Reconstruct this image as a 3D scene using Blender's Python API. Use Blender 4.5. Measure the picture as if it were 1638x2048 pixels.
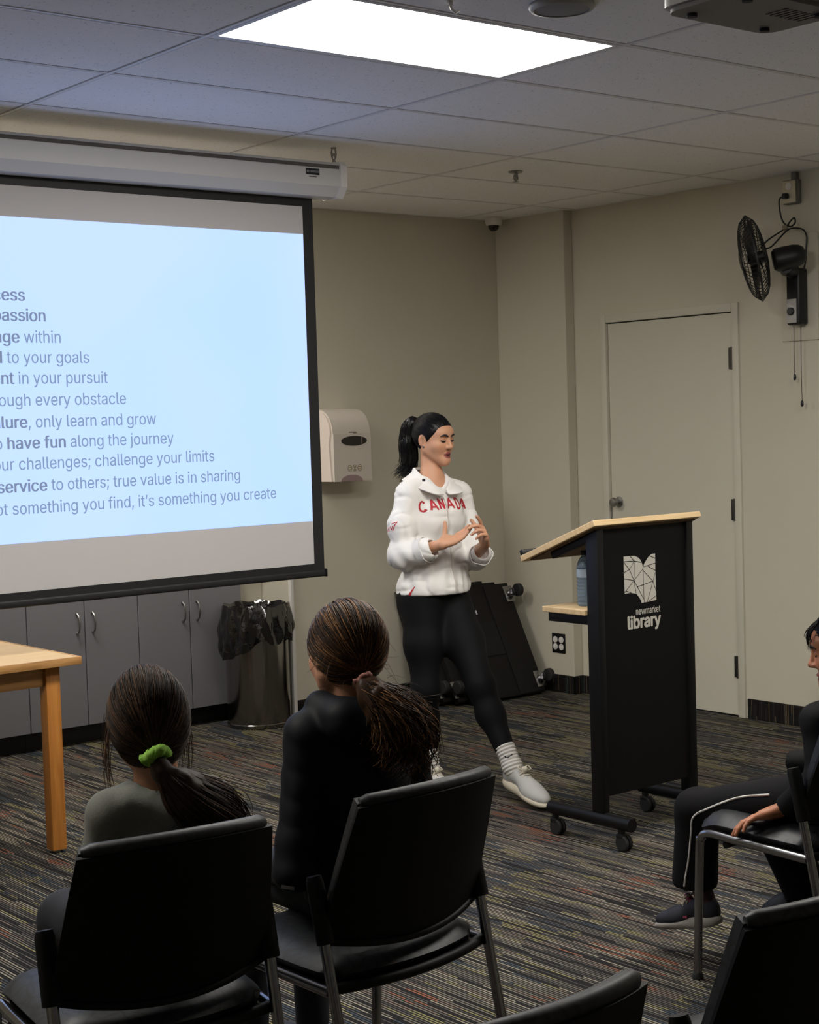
import bpy, bmesh, math, random
import numpy as np
from mathutils import Vector, Matrix
from mathutils.bvhtree import BVHTree

for _o in list(bpy.data.objects):
    bpy.data.objects.remove(_o, do_unlink=True)
SC = bpy.context.scene
COL = SC.collection
R = math.radians
rnd = random.Random(7)

# ------------------------------------------------------------------ camera
FPX = 3235.84
YAW, PITCH, ROLL = R(38.956), R(-3.146), R(-1.767)
EYE = Vector((0, 0, 1.628))
_f = Vector((math.sin(YAW) * math.cos(PITCH), math.cos(YAW) * math.cos(PITCH), math.sin(PITCH)))
_r = Vector((math.cos(YAW), -math.sin(YAW), 0))
_u = _r.cross(_f)
_r2 = math.cos(ROLL) * _r + math.sin(ROLL) * _u
_u2 = _r2.cross(_f)
cam_data = bpy.data.cameras.new('camera')
cam_data.sensor_fit = 'HORIZONTAL'
cam_data.sensor_width = 36.0
cam_data.lens = FPX / 1638 * 36.0
cam_data.clip_start = 0.05
cam = bpy.data.objects.new('camera', cam_data)
COL.objects.link(cam)
cam.matrix_world = Matrix(((_r2.x, _u2.x, -_f.x, EYE.x), (_r2.y, _u2.y, -_f.y, EYE.y),
                           (_r2.z, _u2.z, -_f.z, EYE.z), (0, 0, 0, 1)))
SC.camera = cam

# ------------------------------------------------------------------ light and exposure
SC.view_settings.view_transform = 'Standard'
SC.view_settings.look = 'None'
SC.view_settings.gamma = 1.0
SC.view_settings.use_curve_mapping = False
SC.view_settings.exposure = 0.0
world = bpy.data.worlds.new('world')
SC.world = world
world.use_nodes = True
world.node_tree.nodes['Background'].inputs[0].default_value = (0.75, 0.82, 1.0, 1)
world.node_tree.nodes['Background'].inputs[1].default_value = 0.02
PANEL_LIGHT = 27.0       # radiance of the ceiling light panels
PANEL_COLOR = (1.0, 0.965, 0.89)
SLIDE_LIGHT = 1.0        # radiance of the projected slide

# ------------------------------------------------------------------ helpers
def srgb(r, g, b):
    def c(v):
        v /= 255.0
        return v / 12.92 if v <= 0.04045 else ((v + 0.055) / 1.055) ** 2.4
    return (c(r), c(g), c(b), 1.0)

MATS = {}
def mat(name, color, rough=0.6, metal=0.0, noise=None, bump=None, spec=0.5, emit=None, coat=0.0, **kw):
    """noise=(scale, amount) colour mottling; bump=(scale, strength, distance)"""
    if name in MATS:
        return MATS[name]
    m = bpy.data.materials.new(name)
    m.use_nodes = True
    nt = m.node_tree
    b = nt.nodes['Principled BSDF']
    b.inputs['Base Color'].default_value = color
    b.inputs['Roughness'].default_value = rough
    b.inputs['Metallic'].default_value = metal
    b.inputs['Specular IOR Level'].default_value = spec
    b.inputs['Coat Weight'].default_value = coat
    tc = nt.nodes.new('ShaderNodeTexCoord')
    if noise:
        n = nt.nodes.new('ShaderNodeTexNoise')
        n.inputs['Scale'].default_value = noise[0]
        n.inputs['Detail'].default_value = 4
        nt.links.new(tc.outputs['Object'], n.inputs['Vector'])
        mx = nt.nodes.new('ShaderNodeMix'); mx.data_type = 'RGBA'
        a = noise[1]
        mx.inputs['A'].default_value = tuple(max(0, c * (1 - a)) for c in color[:3]) + (1,)
        mx.inputs['B'].default_value = tuple(c * (1 + a) for c in color[:3]) + (1,)
        nt.links.new(n.outputs['Fac'], mx.inputs['Factor'])
        nt.links.new(mx.outputs['Result'], b.inputs['Base Color'])
    if bump:
        n = nt.nodes.new('ShaderNodeTexNoise')
        n.inputs['Scale'].default_value = bump[0]
        n.inputs['Detail'].default_value = 3
        nt.links.new(tc.outputs['Object'], n.inputs['Vector'])
        bp = nt.nodes.new('ShaderNodeBump')
        bp.inputs['Strength'].default_value = bump[1]
        bp.inputs['Distance'].default_value = bump[2]
        nt.links.new(n.outputs['Fac'], bp.inputs['Height'])
        nt.links.new(bp.outputs['Normal'], b.inputs['Normal'])
    if emit:
        b.inputs['Emission Color'].default_value = tuple(emit[0]) + (1,)
        b.inputs['Emission Strength'].default_value = emit[1]
    MATS[name] = m
    return m

def N(nt, typ, **props):
    n = nt.nodes.new(typ)
    for k, v in props.items():
        setattr(n, k, v)
    return n

def math_node(nt, op, a, b=None):
    n = nt.nodes.new('ShaderNodeMath'); n.operation = op
    for i, v in enumerate((a, b)):
        if v is None:
            continue
        if isinstance(v, (int, float)):
            n.inputs[i].default_value = v
        else:
            nt.links.new(v, n.inputs[i])
    return n.outputs[0]

class MB:
    """collects shapes into one mesh"""
    def __init__(s):
        s.v = []; s.f = []
    def add(s, vs, fs):
        o = len(s.v)
        s.v += [tuple(v) for v in vs]
        s.f += [tuple(i + o for i in f) for f in fs]
        return s
    def bm(s, b):
        b.verts.index_update()
        s.add([v.co[:] for v in b.verts], [[v.index for v in f.verts] for f in b.faces])
        b.free()
        return s
    def box(s, x0, x1, y0, y1, z0, z1, bev=0.0, seg=2, M=None):
        b = bmesh.new()
        bmesh.ops.create_cube(b, size=1)
        for v in b.verts:
            v.co = Vector(((x0 + x1) / 2 + v.co.x * (x1 - x0), (y0 + y1) / 2 + v.co.y * (y1 - y0), (z0 + z1) / 2 + v.co.z * (z1 - z0)))
        if bev > 0:
            bmesh.ops.bevel(b, geom=list(b.edges), offset=bev, segments=seg, affect='EDGES', profile=0.5)
        if M is not None:
            bmesh.ops.transform(b, matrix=M, verts=b.verts)
        return s.bm(b)
    def tube(s, path, r, n=10, cap=True, closed=False, flat=1.0):
        P = [Vector(p) for p in path]
        m = len(P)
        rr = r if isinstance(r, (list, tuple)) else [r] * m
        T = []
        for i in range(m):
            if closed:
                t = P[(i + 1) % m] - P[(i - 1) % m]
            else:
                t = P[min(i + 1, m - 1)] - P[max(i - 1, 0)]
            T.append(t.normalized() if t.length > 1e-9 else Vector((0, 0, 1)))
        a = Vector((0, 0, 1)) if abs(T[0].z) < 0.9 else Vector((1, 0, 0))
        nn = (a - T[0] * a.dot(T[0])).normalized()
        vs = []; fs = []
        for i in range(m):
            nn = (nn - T[i] * nn.dot(T[i])).normalized()
            bb = T[i].cross(nn)
            for k in range(n):
                an = 2 * math.pi * k / n
                vs.append(P[i] + nn * (math.cos(an) * rr[i]) + bb * (math.sin(an) * rr[i] * flat))
        for i in range(m if closed else m - 1):
            j = (i + 1) % m
            for k in range(n):
                l = (k + 1) % n
                fs.append((i * n + k, i * n + l, j * n + l, j * n + k))
        if cap and not closed:
            fs.append(tuple(range(n))[::-1]); fs.append(tuple((m - 1) * n + k for k in range(n)))
        return s.add(vs, fs)
    def lathe(s, prof, n=24, M=None, cap=True):
        """profile [(radius, height)] turned about local z"""
        vs = []; fs = []
        m = len(prof)
        for r_, z in prof:
            for k in range(n):
                a = 2 * math.pi * k / n
                v = Vector((r_ * math.cos(a), r_ * math.sin(a), z))
                vs.append(M @ v if M is not None else v)
        for i in range(m - 1):
            for k in range(n):
                l = (k + 1) % n
                fs.append((i * n + k, i * n + l, (i + 1) * n + l, (i + 1) * n + k))
        if cap:
            fs.append(tuple(range(n))[::-1]); fs.append(tuple((m - 1) * n + k for k in range(n)))
        return s.add(vs, fs)
    def prism(s, poly, h, M=None):
        """2-D polygon (counter-clockwise) extruded from 0 to h along local z"""
        n = len(poly)
        vs = [Vector((x, y, 0)) for x, y in poly] + [Vector((x, y, h)) for x, y in poly]
        if M is not None:
            vs = [M @ v for v in vs]
        fs = [tuple(range(n))[::-1], tuple(range(n, 2 * n))]
        fs += [(i, (i + 1) % n, n + (i + 1) % n, n + i) for i in range(n)]
        return s.add(vs, fs)
    def sheet(s, G, thick):
        """grid of points G[m][n] given thickness along its normals"""
        G = np.asarray(G, float)
        m, n = G.shape[:2]
        du = np.gradient(G, axis=0); dv = np.gradient(G, axis=1)
        nr = np.cross(du, dv); nr /= np.linalg.norm(nr, axis=2, keepdims=True) + 1e-12
        A = G + nr * thick / 2; B = G - nr * thick / 2
        vs = list(A.reshape(-1, 3)) + list(B.reshape(-1, 3)); o = m * n
        fs = []
        for i in range(m - 1):
            for j in range(n - 1):
                a, b, c, d = i * n + j, (i + 1) * n + j, (i + 1) * n + j + 1, i * n + j + 1
                fs.append((a, b, c, d)); fs.append((o + d, o + c, o + b, o + a))
        rim = [i * n for i in range(m)] + [(m - 1) * n + j for j in range(1, n)] + [i * n + n - 1 for i in range(m - 2, -1, -1)] + [j for j in range(n - 2, 0, -1)]
        for q in range(len(rim)):
            a, b = rim[q], rim[(q + 1) % len(rim)]
            fs.append((b, a, o + a, o + b))
        return s.add([tuple(map(float, v)) for v in vs], fs)

def axes(o, x, y, z):
    return Matrix(((x[0], y[0], z[0], o[0]), (x[1], y[1], z[1], o[1]), (x[2], y[2], z[2], o[2]), (0, 0, 0, 1)))

def frame_z(o, z, hint=(0, 0, 1)):
    z = Vector(z).normalized()
    h = Vector(hint)
    if abs(z.dot(h.normalized())) > 0.95:
        h = Vector((1, 0, 0))
    x = (h - z * h.dot(z)).normalized()
    return axes(o, x, z.cross(x), z)

ROOTM = {}
def root_of(o):
    while o.parent is not None:
        o = o.parent
    return o

def link(name, me, parent=None):
    o = bpy.data.objects.new(name, me)
    COL.objects.link(o)
    if parent is not None:
        o.parent = parent
    return o

def obj(name, mb, m, parent=None, smooth=35, flip=True):
    """MB given in world coordinates (or in the thing's own, when its root is still at the origin)"""
    me = bpy.data.meshes.new(name)
    vs = mb.v
    if parent is not None:
        rt = root_of(parent)
        Mi = ROOTM.get(rt.name)
        if Mi is not None:
            vs = [Mi @ Vector(v) for v in vs]
    me.from_pydata([tuple(v) for v in vs], [], mb.f)
    if flip:
        b = bmesh.new(); b.from_mesh(me)
        bmesh.ops.recalc_face_normals(b, faces=b.faces)
        b.to_mesh(me); b.free()
    if smooth:
        me.polygons.foreach_set('use_smooth', [True] * len(me.polygons))
        try:
            me.set_sharp_from_angle(angle=R(smooth))
        except Exception:
            pass
    me.materials.append(m)
    return link(name, me, parent)

def tag(o, label, cat, group=None):
    o['label'] = label; o['category'] = cat
    if group:
        o['group'] = group
    return o

def thing(name, label, cat, loc=(0, 0, 0), rz=0.0, group=None):
    o = bpy.data.objects.new(name, None)
    COL.objects.link(o)
    o.empty_display_size = 0.05
    o.location = loc
    o.rotation_euler = (0, 0, rz)
    ROOTM[o.name] = (Matrix.Translation(Vector(loc)) @ Matrix.Rotation(rz, 4, 'Z')).inverted()
    return tag(o, label, cat, group)

def struct(name, mb, m, label=None, smooth=0):
    o = obj(name, mb, m, smooth=smooth)
    o['kind'] = 'structure'
    if label:
        o['label'] = label
    return o

def copy_tree(o, parent=None):
    c = o.copy()
    COL.objects.link(c)
    c.parent = parent
    for ch in list(o.children):
        copy_tree(ch, c)
    return c

# ------------------------------------------------------------------ materials
M_WALL = mat('wall_paint', srgb(203, 197, 180), 0.75, noise=(3, 0.03), bump=(220, 0.12, 0.002))
M_DOOR = mat('door_paint', srgb(206, 202, 187), 0.55, noise=(5, 0.02))
M_WHITE = mat('white_plastic', srgb(222, 218, 214), 0.4)
M_BLACK = mat('black_plastic', srgb(13, 13, 14), 0.45)
M_BLACKM = mat('black_powder_coat', srgb(8, 8, 9), 0.5, spec=.3, bump=(700, 0.15, 0.0005))
M_CHROME = mat('chrome', (0.30, 0.30, 0.31, 1), 0.22, 1.0)
M_STEEL = mat('dull_steel', (0.34, 0.33, 0.32, 1), 0.38, 1.0)
M_HINGE = mat('dark_hinge_steel', (0.10, 0.095, 0.09, 1), 0.45, 1.0)
M_RUBBER = mat('rubber', srgb(26, 26, 27), 0.7)
M_CAB = mat('grey_laminate', srgb(134, 132, 138), 0.55, noise=(380, 0.16))
M_GAP = mat('dark_gap', srgb(20, 18, 17), 0.9)

def wood_mat(name, c1, c2, axis=0):
    m = bpy.data.materials.new(name); m.use_nodes = True
    nt = m.node_tree; b = nt.nodes['Principled BSDF']
    tc = N(nt, 'ShaderNodeTexCoord'); mp = N(nt, 'ShaderNodeMapping')
    sc = [22, 22, 22]; sc[axis] = 1.6
    mp.inputs['Scale'].default_value = sc
    nt.links.new(tc.outputs['Object'], mp.inputs['Vector'])
    n = N(nt, 'ShaderNodeTexNoise'); n.inputs['Scale'].default_value = 2.2; n.inputs['Detail'].default_value = 6; n.inputs['Distortion'].default_value = 0.6
    nt.links.new(mp.outputs['Vector'], n.inputs['Vector'])
    cr = N(nt, 'ShaderNodeValToRGB')
    cr.color_ramp.elements[0].position = 0.3; cr.color_ramp.elements[0].color = c1
    cr.color_ramp.elements[1].position = 0.7; cr.color_ramp.elements[1].color = c2
    nt.links.new(n.outputs['Fac'], cr.inputs['Fac'])
    nt.links.new(cr.outputs['Color'], b.inputs['Base Color'])
    b.inputs['Roughness'].default_value = 0.42
    return m
M_OAKX = wood_mat('oak_along_x', srgb(150, 104, 56), srgb(196, 148, 92), 0)
M_OAKZ = wood_mat('oak_along_z', srgb(158, 98, 38), srgb(190, 126, 58), 2)
M_LAM = wood_mat('pale_laminate', srgb(196, 166, 122), srgb(216, 188, 146), 0)
M_TOP = wood_mat('table_laminate', srgb(198, 166, 126), srgb(208, 178, 138), 0)

def carpet_mat(name, along=1, base=False):
    """striped loop-pile carpet; stripes run along the given world axis"""
    m = bpy.data.materials.new(name); m.use_nodes = True
    nt = m.node_tree; b = nt.nodes['Principled BSDF']
    g = N(nt, 'ShaderNodeNewGeometry'); sx = N(nt, 'ShaderNodeSeparateXYZ')
    nt.links.new(g.outputs['Position'], sx.inputs[0])
    if base:
        across = math_node(nt, 'ADD', sx.outputs[0], sx.outputs[1]); run = sx.outputs[2]
    else:
        across, run = (sx.outputs[0], sx.outputs[1]) if along == 1 else (sx.outputs[1], sx.outputs[0])
    pitch = 0.0104
    sc_ = math_node(nt, 'DIVIDE', across, pitch)
    idx = math_node(nt, 'FLOOR', sc_)
    fr_ = math_node(nt, 'FRACT', sc_)
    line = math_node(nt, 'LESS_THAN', fr_, 0.46)
    w0 = N(nt, 'ShaderNodeTexWhiteNoise', noise_dimensions='1D'); nt.links.new(idx, w0.inputs['W'])
    yy = math_node(nt, 'ADD', math_node(nt, 'DIVIDE', run, 0.22), math_node(nt, 'MULTIPLY', w0.outputs['Value'], 17.0))
    cell = math_node(nt, 'FLOOR', yy)
    cv = N(nt, 'ShaderNodeCombineXYZ'); nt.links.new(idx, cv.inputs[0]); nt.links.new(cell, cv.inputs[1])
    w1 = N(nt, 'ShaderNodeTexWhiteNoise', noise_dimensions='2D'); nt.links.new(cv.outputs[0], w1.inputs['Vector'])
    cr = N(nt, 'ShaderNodeValToRGB'); cr.color_ramp.interpolation = 'CONSTANT'
    el = cr.color_ramp.elements
    cols = [(0.0, srgb(42, 40, 40)), (0.20, srgb(76, 73, 71)), (0.42, srgb(116, 110, 101)), (0.66, srgb(94, 89, 85)), (0.82, srgb(152, 144, 128))]
    if base:
        cols = [(0.0, srgb(38, 34, 32)), (0.5, srgb(52, 47, 44)), (0.80, srgb(92, 78, 60)), (0.93, srgb(56, 66, 64))]
    el[0].position, el[0].color = cols[0]
    el[1].position, el[1].color = cols[1]
    for p, c in cols[2:]:
        e = el.new(p); e.color = c
    nt.links.new(w1.outputs['Value'], cr.inputs['Fac'])
    out = cr.outputs['Color']
    if not base:
        # accent yarns: orange, yellow or blue in broad patches
        mp = N(nt, 'ShaderNodeMapping'); mp.inputs['Scale'].default_value = (2.6, 1.5, 1)
        nt.links.new(g.outputs['Position'], mp.inputs['Vector'])
        nz = N(nt, 'ShaderNodeTexNoise'); nz.inputs['Scale'].default_value = 1.3; nz.inputs['Detail'].default_value = 2.5
        nt.links.new(mp.outputs['Vector'], nz.inputs['Vector'])
        ac = N(nt, 'ShaderNodeValToRGB'); ac.color_ramp.interpolation = 'CONSTANT'
        ae = ac.color_ramp.elements
        ae[0].position = 0.0; ae[0].color = srgb(68, 76, 86)
        ae[1].position = 0.44; ae[1].color = srgb(136, 129, 92)
        e = ae.new(0.52); e.color = srgb(122, 108, 98)
        e = ae.new(0.62); e.color = srgb(146, 98, 76)
        nt.links.new(nz.outputs['Fac'], ac.inputs['Fac'])
        w2 = N(nt, 'ShaderNodeTexWhiteNoise', noise_dimensions='3D')
        cv2 = N(nt, 'ShaderNodeCombineXYZ'); nt.links.new(idx, cv2.inputs[0]); nt.links.new(cell, cv2.inputs[1]); cv2.inputs[2].default_value = 5.3
        nt.links.new(cv2.outputs[0], w2.inputs['Vector'])
        sel = math_node(nt, 'GREATER_THAN', w2.outputs['Value'], 0.76)
        mx = N(nt, 'ShaderNodeMix', data_type='RGBA')
        nt.links.new(sel, mx.inputs['Factor']); nt.links.new(out, mx.inputs['A']); nt.links.new(ac.outputs['Color'], mx.inputs['B'])
        out = mx.outputs['Result']
    gd = N(nt, 'ShaderNodeMix', data_type='RGBA')
    gd.inputs['A'].default_value = srgb(27, 27, 28)
    nt.links.new(line, gd.inputs['Factor']); nt.links.new(out, gd.inputs['B'])
    out = gd.outputs['Result']
    # loop pile speckle
    fn = N(nt, 'ShaderNodeTexNoise'); fn.inputs['Scale'].default_value = 420; fn.inputs['Detail'].default_value = 2
    nt.links.new(g.outputs['Position'], fn.inputs['Vector'])
    mr = N(nt, 'ShaderNodeMapRange'); mr.inputs['From Min'].default_value = 0.3; mr.inputs['From Max'].default_value = 0.7
    mr.inputs['To Min'].default_value = 0.55; mr.inputs['To Max'].default_value = 1.35
    nt.links.new(fn.outputs['Fac'], mr.inputs['Value'])
    mu = N(nt, 'ShaderNodeMix', data_type='RGBA', blend_type='MULTIPLY'); mu.inputs['Factor'].default_value = 1
    nt.links.new(out, mu.inputs['A']); nt.links.new(mr.outputs['Result'], mu.inputs['B'])
    nt.links.new(mu.outputs['Result'], b.inputs['Base Color'])
    b.inputs['Roughness'].default_value = 0.95
    b.inputs['Specular IOR Level'].default_value = 0.1
    bp = N(nt, 'ShaderNodeBump'); bp.inputs['Strength'].default_value = 0.5; bp.inputs['Distance'].default_value = 0.003
    nt.links.new(fn.outputs['Fac'], bp.inputs['Height']); nt.links.new(bp.outputs['Normal'], b.inputs['Normal'])
    return m
M_CARPET = carpet_mat('striped_carpet')
M_CBASE = carpet_mat('carpet_base', base=True)

def tile_mat():
    m = bpy.data.materials.new('mineral_ceiling_tile'); m.use_nodes = True
    nt = m.node_tree; b = nt.nodes['Principled BSDF']
    g = N(nt, 'ShaderNodeNewGeometry')
    v = N(nt, 'ShaderNodeTexNoise'); v.inputs['Scale'].default_value = 95; v.inputs['Detail'].default_value = 3; v.inputs['Roughness'].default_value = 0.7
    nt.links.new(g.outputs['Position'], v.inputs['Vector'])
    cr = N(nt, 'ShaderNodeValToRGB')
    cr.color_ramp.elements[0].position = 0.27; cr.color_ramp.elements[0].color = srgb(120, 118, 118)
    cr.color_ramp.elements[1].position = 0.37; cr.color_ramp.elements[1].color = srgb(242, 240, 238)
    nt.links.new(v.outputs['Fac'], cr.inputs['Fac'])
    nt.links.new(cr.outputs['Color'], b.inputs['Base Color'])
    b.inputs['Roughness'].default_value = 0.9
    bp = N(nt, 'ShaderNodeBump'); bp.inputs['Strength'].default_value = 0.4; bp.inputs['Distance'].default_value = 0.004
    nt.links.new(v.outputs['Fac'], bp.inputs['Height']); nt.links.new(bp.outputs['Normal'], b.inputs['Normal'])
    return m
M_TILE = tile_mat()
M_TEE = mat('tee_enamel', srgb(222, 219, 216), 0.5)

def vinyl_mat():
    m = bpy.data.materials.new('crackled_black_vinyl'); m.use_nodes = True
    nt = m.node_tree; b = nt.nodes['Principled BSDF']
    tc = N(nt, 'ShaderNodeTexCoord')
    ns = N(nt, 'ShaderNodeTexNoise'); ns.inputs['Scale'].default_value = 14
    nt.links.new(tc.outputs['Object'], ns.inputs['Vector'])
    ad = N(nt, 'ShaderNodeMix', data_type='RGBA'); ad.inputs['Factor'].default_value = 0.06
    nt.links.new(tc.outputs['Object'], ad.inputs['A']); nt.links.new(ns.outputs['Color'], ad.inputs['B'])
    vo = N(nt, 'ShaderNodeTexVoronoi', feature='DISTANCE_TO_EDGE'); vo.inputs['Scale'].default_value = 27
    nt.links.new(ad.outputs['Result'], vo.inputs['Vector'])
    cr = N(nt, 'ShaderNodeValToRGB')
    cr.color_ramp.elements[0].position = 0.0; cr.color_ramp.elements[0].color = srgb(5, 5, 6)
    cr.color_ramp.elements[1].position = 0.13; cr.color_ramp.elements[1].color = srgb(31, 33, 37)
    nt.links.new(vo.outputs['Distance'], cr.inputs['Fac'])
    nt.links.new(cr.outputs['Color'], b.inputs['Base Color'])
    b.inputs['Roughness'].default_value = 0.5
    bp = N(nt, 'ShaderNodeBump'); bp.inputs['Strength'].default_value = 0.4; bp.inputs['Distance'].default_value = 0.002
    nt.links.new(cr.outputs['Color'], bp.inputs['Height']); nt.links.new(bp.outputs['Normal'], b.inputs['Normal'])
    return m
M_VINYL = vinyl_mat()
M_SHELL = mat('black_chair_shell', srgb(8, 8, 9), 0.55, spec=.25, bump=(500, 0.15, 0.0004))

# ------------------------------------------------------------------ the room
ZC = 2.835                         # ceiling height
XR, XS = 6.76, 6.69                # right wall, pilaster face
YB = 7.36                          # back wall
YS = 6.775                         # front edge of the pilaster
XA = 5.09                          # right side of the cabinet alcove
YA = 8.27                          # back of the alcove
XL, YF = -2.6, -2.4                # wall on the left, wall behind the camera
DY0, DY1, DZ = 5.595, 6.515, 2.165 # door opening

floor = struct('floor', MB().box(XL, XR + .2, YF, YA + .1, -.06, 0), M_CARPET, 'dark striped loop-pile carpet floor')
wb = MB()
wb.box(XA, XR + .1, YB, YA + .1, 0, ZC + .1)
wb.box(XL, 1.2, YB, YA + .1, 0, ZC + .1)
wb.box(1.2, XA, YA, YA + .1, 0, ZC + .1)
wall_back = struct('wall_back', wb, M_WALL, 'beige painted back wall with cabinet alcove')
wr = MB()
wr.box(XR, XR + .1, YF, DY0 - .045, 0, ZC + .1)
wr.box(XR, XR + .1, DY1 + .045, YB, 0, ZC + .1)
wr.box(XR, XR + .1, DY0 - .045, DY1 + .045, DZ + .045, ZC + .1)
wr.box(XR + .09, XR + .1, DY0 - .045, DY1 + .045, 0, DZ + .045)
wall_right = struct('wall_right', wr, M_WALL, 'beige painted right wall with flush door')
pil = MB().box(XS, XR, YS, YB, 0, ZC + .02, .004)
struct('wall_pilaster', pil, M_WALL, 'shallow beige pilaster in the corner')
struct('wall_left', MB().box(XL - .1, XL, YF, YB, 0, ZC + .1), M_WALL, 'beige side wall')
struct('wall_front', MB().box(XL, XR, YF - .1, YF, 0, ZC + .1), M_WALL, 'beige wall behind the seats')
struct('trim_1', MB().box(XA - .012, XA + .012, YB - .012, YB + .012, .02, ZC - .02, .004), M_WHITE, 'white corner guard at the cabinet alcove')
bb = MB().box(XA + .015, XS, YB - .012, YB, 0, .107, .004)
struct('baseboard_back', bb, M_CBASE, 'dark carpet strip baseboard')
bb = MB()
bb.box(XR - .012, XR, YF, DY0 - .06, 0, .107, .004)
bb.box(XR - .012, XR, DY1 + .05, YS - .012, 0, .107, .004)
bb.box(XS - .012, XS, YS - .012, YB - .012, 0, .107, .004)
bb.box(XS - .012, XR, YS - .012, YS, 0, .107, .004)
struct('baseboard_right', bb, M_CBASE, 'dark carpet strip baseboard beside the door')

# ceiling: backing slab, tees and lay-in tiles
ceiling = struct('ceiling', MB().box(XL - .1, XR + .1, YF - .1, YA + .1, ZC + .025, ZC + .06), M_GAP, 'suspended ceiling of speckled white tiles')
GX, GY, TX, TY = 2.725, 4.296, 1.22, 0.61
cols = [GX + TX * k for k in range(-5, 5)]
rows = [GY + TY * k for k in range(-12, 8)]
LIGHTS = {(GX, GY - TY): None, (GX + TX, GY - 3 * TY): None, (GX - 2 * TX, GY - TY): None, (GX, GY + 4 * TY): None}  # left panel is out of view, added as fill for shadows and ceiling
bounds_x = [XL] + [c for c in cols if XL + .05 < c < XR - .03] + [XR]
bounds_y = [YF] + [c for c in rows if YF + .05 < c < YA - .05] + [YA]
tile_meshes = {}
light_cells = []
for i in range(len(bounds_x) - 1):
    for j in range(len(bounds_y) - 1):
        x0, x1, y0, y1 = bounds_x[i], bounds_x[i + 1], bounds_y[j], bounds_y[j + 1]
        if y0 > YB and x0 > XA:
            continue
        if any(abs(x0 - lx) < .01 and abs(y0 - ly) < .01 for lx, ly in LIGHTS):
            light_cells.append((x0, x1, y0, y1)); continue
        w, d = round(x1 - x0 - .028, 3), round(y1 - y0 - .028, 3)
        if w < .03 or d < .03:
            continue
        if (w, d) not in tile_meshes:
            t = obj('ceiling_tile', MB().box(-w / 2, w / 2, -d / 2, d / 2, 0, .02, .002, 1), M_TILE, ceiling, smooth=0)
            tile_meshes[(w, d)] = t.data
        else:
            t = link('ceiling_tile', tile_meshes[(w, d)], ceiling)
        t.location = ((x0 + x1) / 2, (y0 + y1) / 2, ZC + .001)
for y in bounds_y:
    x1 = XR if y < YB else XA
    obj('cross_tee', MB().box(XL, x1, y - .0075, y + .0075, ZC, ZC + .022, .001, 1), M_TEE, ceiling, smooth=0)
for x in bounds_x:
    obj('main_tee', MB().box(x - .0075, x + .0075, YF, YA if x < XA else YB, ZC - .001, ZC + .022, .001, 1), M_TEE, ceiling, smooth=0)

M_DIFF = mat('lit_diffuser', (0.9, 0.9, 0.9, 1), 0.5, emit=(PANEL_COLOR, PANEL_LIGHT))
for (x0, x1, y0, y1), lab in zip(light_cells, ('lit ceiling light panel added as fill over the left of the room, outside the picture', 'large lit rectangular ceiling light panel in the middle of the ceiling', 'lit ceiling light panel behind the projection screen, over the cabinets', 'lit ceiling light panel at the top right edge of the picture')):
    t = thing('ceiling_light', lab, 'ceiling light', ((x0 + x1) / 2, (y0 + y1) / 2, ZC), group='ceiling light panels')
    fr = MB()
    a, b_, c, d = x0 + .01, x1 - .01, y0 + .01, y1 - .01
    for q in ((a, b_, c, c + .02), (a, b_, d - .02, d), (a, a + .02, c + .02, d - .02), (b_ - .02, b_, c + .02, d - .02)):
        fr.box(q[0], q[1], q[2], q[3], ZC - .001, ZC + .02, .001, 1)
    obj('frame', fr, M_TEE, t, 0)
    obj('diffuser', MB().box(a + .02, b_ - .02, c + .02, d - .02, ZC + .002, ZC + .012), M_DIFF, t, 0)

# door with frame
door = MB().box(XR + .008, XR + .05, DY0 + .004, DY1 - .004, .006, DZ - .006, .002)
door_o = struct('door_1', door, M_DOOR, 'closed flush beige door with round knob and three hinges')
fr = MB()
fr.box(XR - .012, XR + .09, DY0 - .045, DY0, 0, DZ + .045, .003)
fr.box(XR - .012, XR + .09, DY1, DY1 + .045, 0, DZ + .045, .003)
fr.box(XR - .012, XR + .09, DY0, DY1, DZ, DZ + .045, .003)
obj('door_frame', fr, M_DOOR, door_o)
obj('door_stop', MB().box(XR + .052, XR + .088, DY0, DY1, 0.001, DZ), M_GAP, door_o, 0)
for z in (.27, 1.113, 1.918):
    h = obj('hinge', MB().box(XR - .004, XR + .012, DY0 - .008, DY0 + .03, z - .057, z + .057, .002), M_HINGE, door_o)
    obj('hinge_barrel', MB().lathe([(.0075, -.06), (.0075, .06)], 10, Matrix.Translation((XR - .008, DY0 + .002, z))), M_HINGE, h)
kx = Matrix.Translation((XR + .008, DY1 - .062, 1.14)) @ Matrix.Rotation(R(-90), 4, 'Y')
obj('knob', MB().lathe([(.03, 0), (.03, .006), (.012, .01), (.012, .03), (.024, .036), (.028, .05), (.022, .062), (.004, .066)], 20, kx), M_STEEL, door_o)
obj('strike_plate', MB().box(XR + .004, XR + .012, DY1 - .006, DY1 + .004, 1.04, 1.16), M_STEEL, door_o, 0)
# faint board on the wall behind the fan
tag(obj('wall_board', MB().box(XR - .012, XR, 5.035, 5.262, 1.985, 2.52, .002), M_WALL), 'beige backing board on the wall behind the fan', 'wall board')

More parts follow.
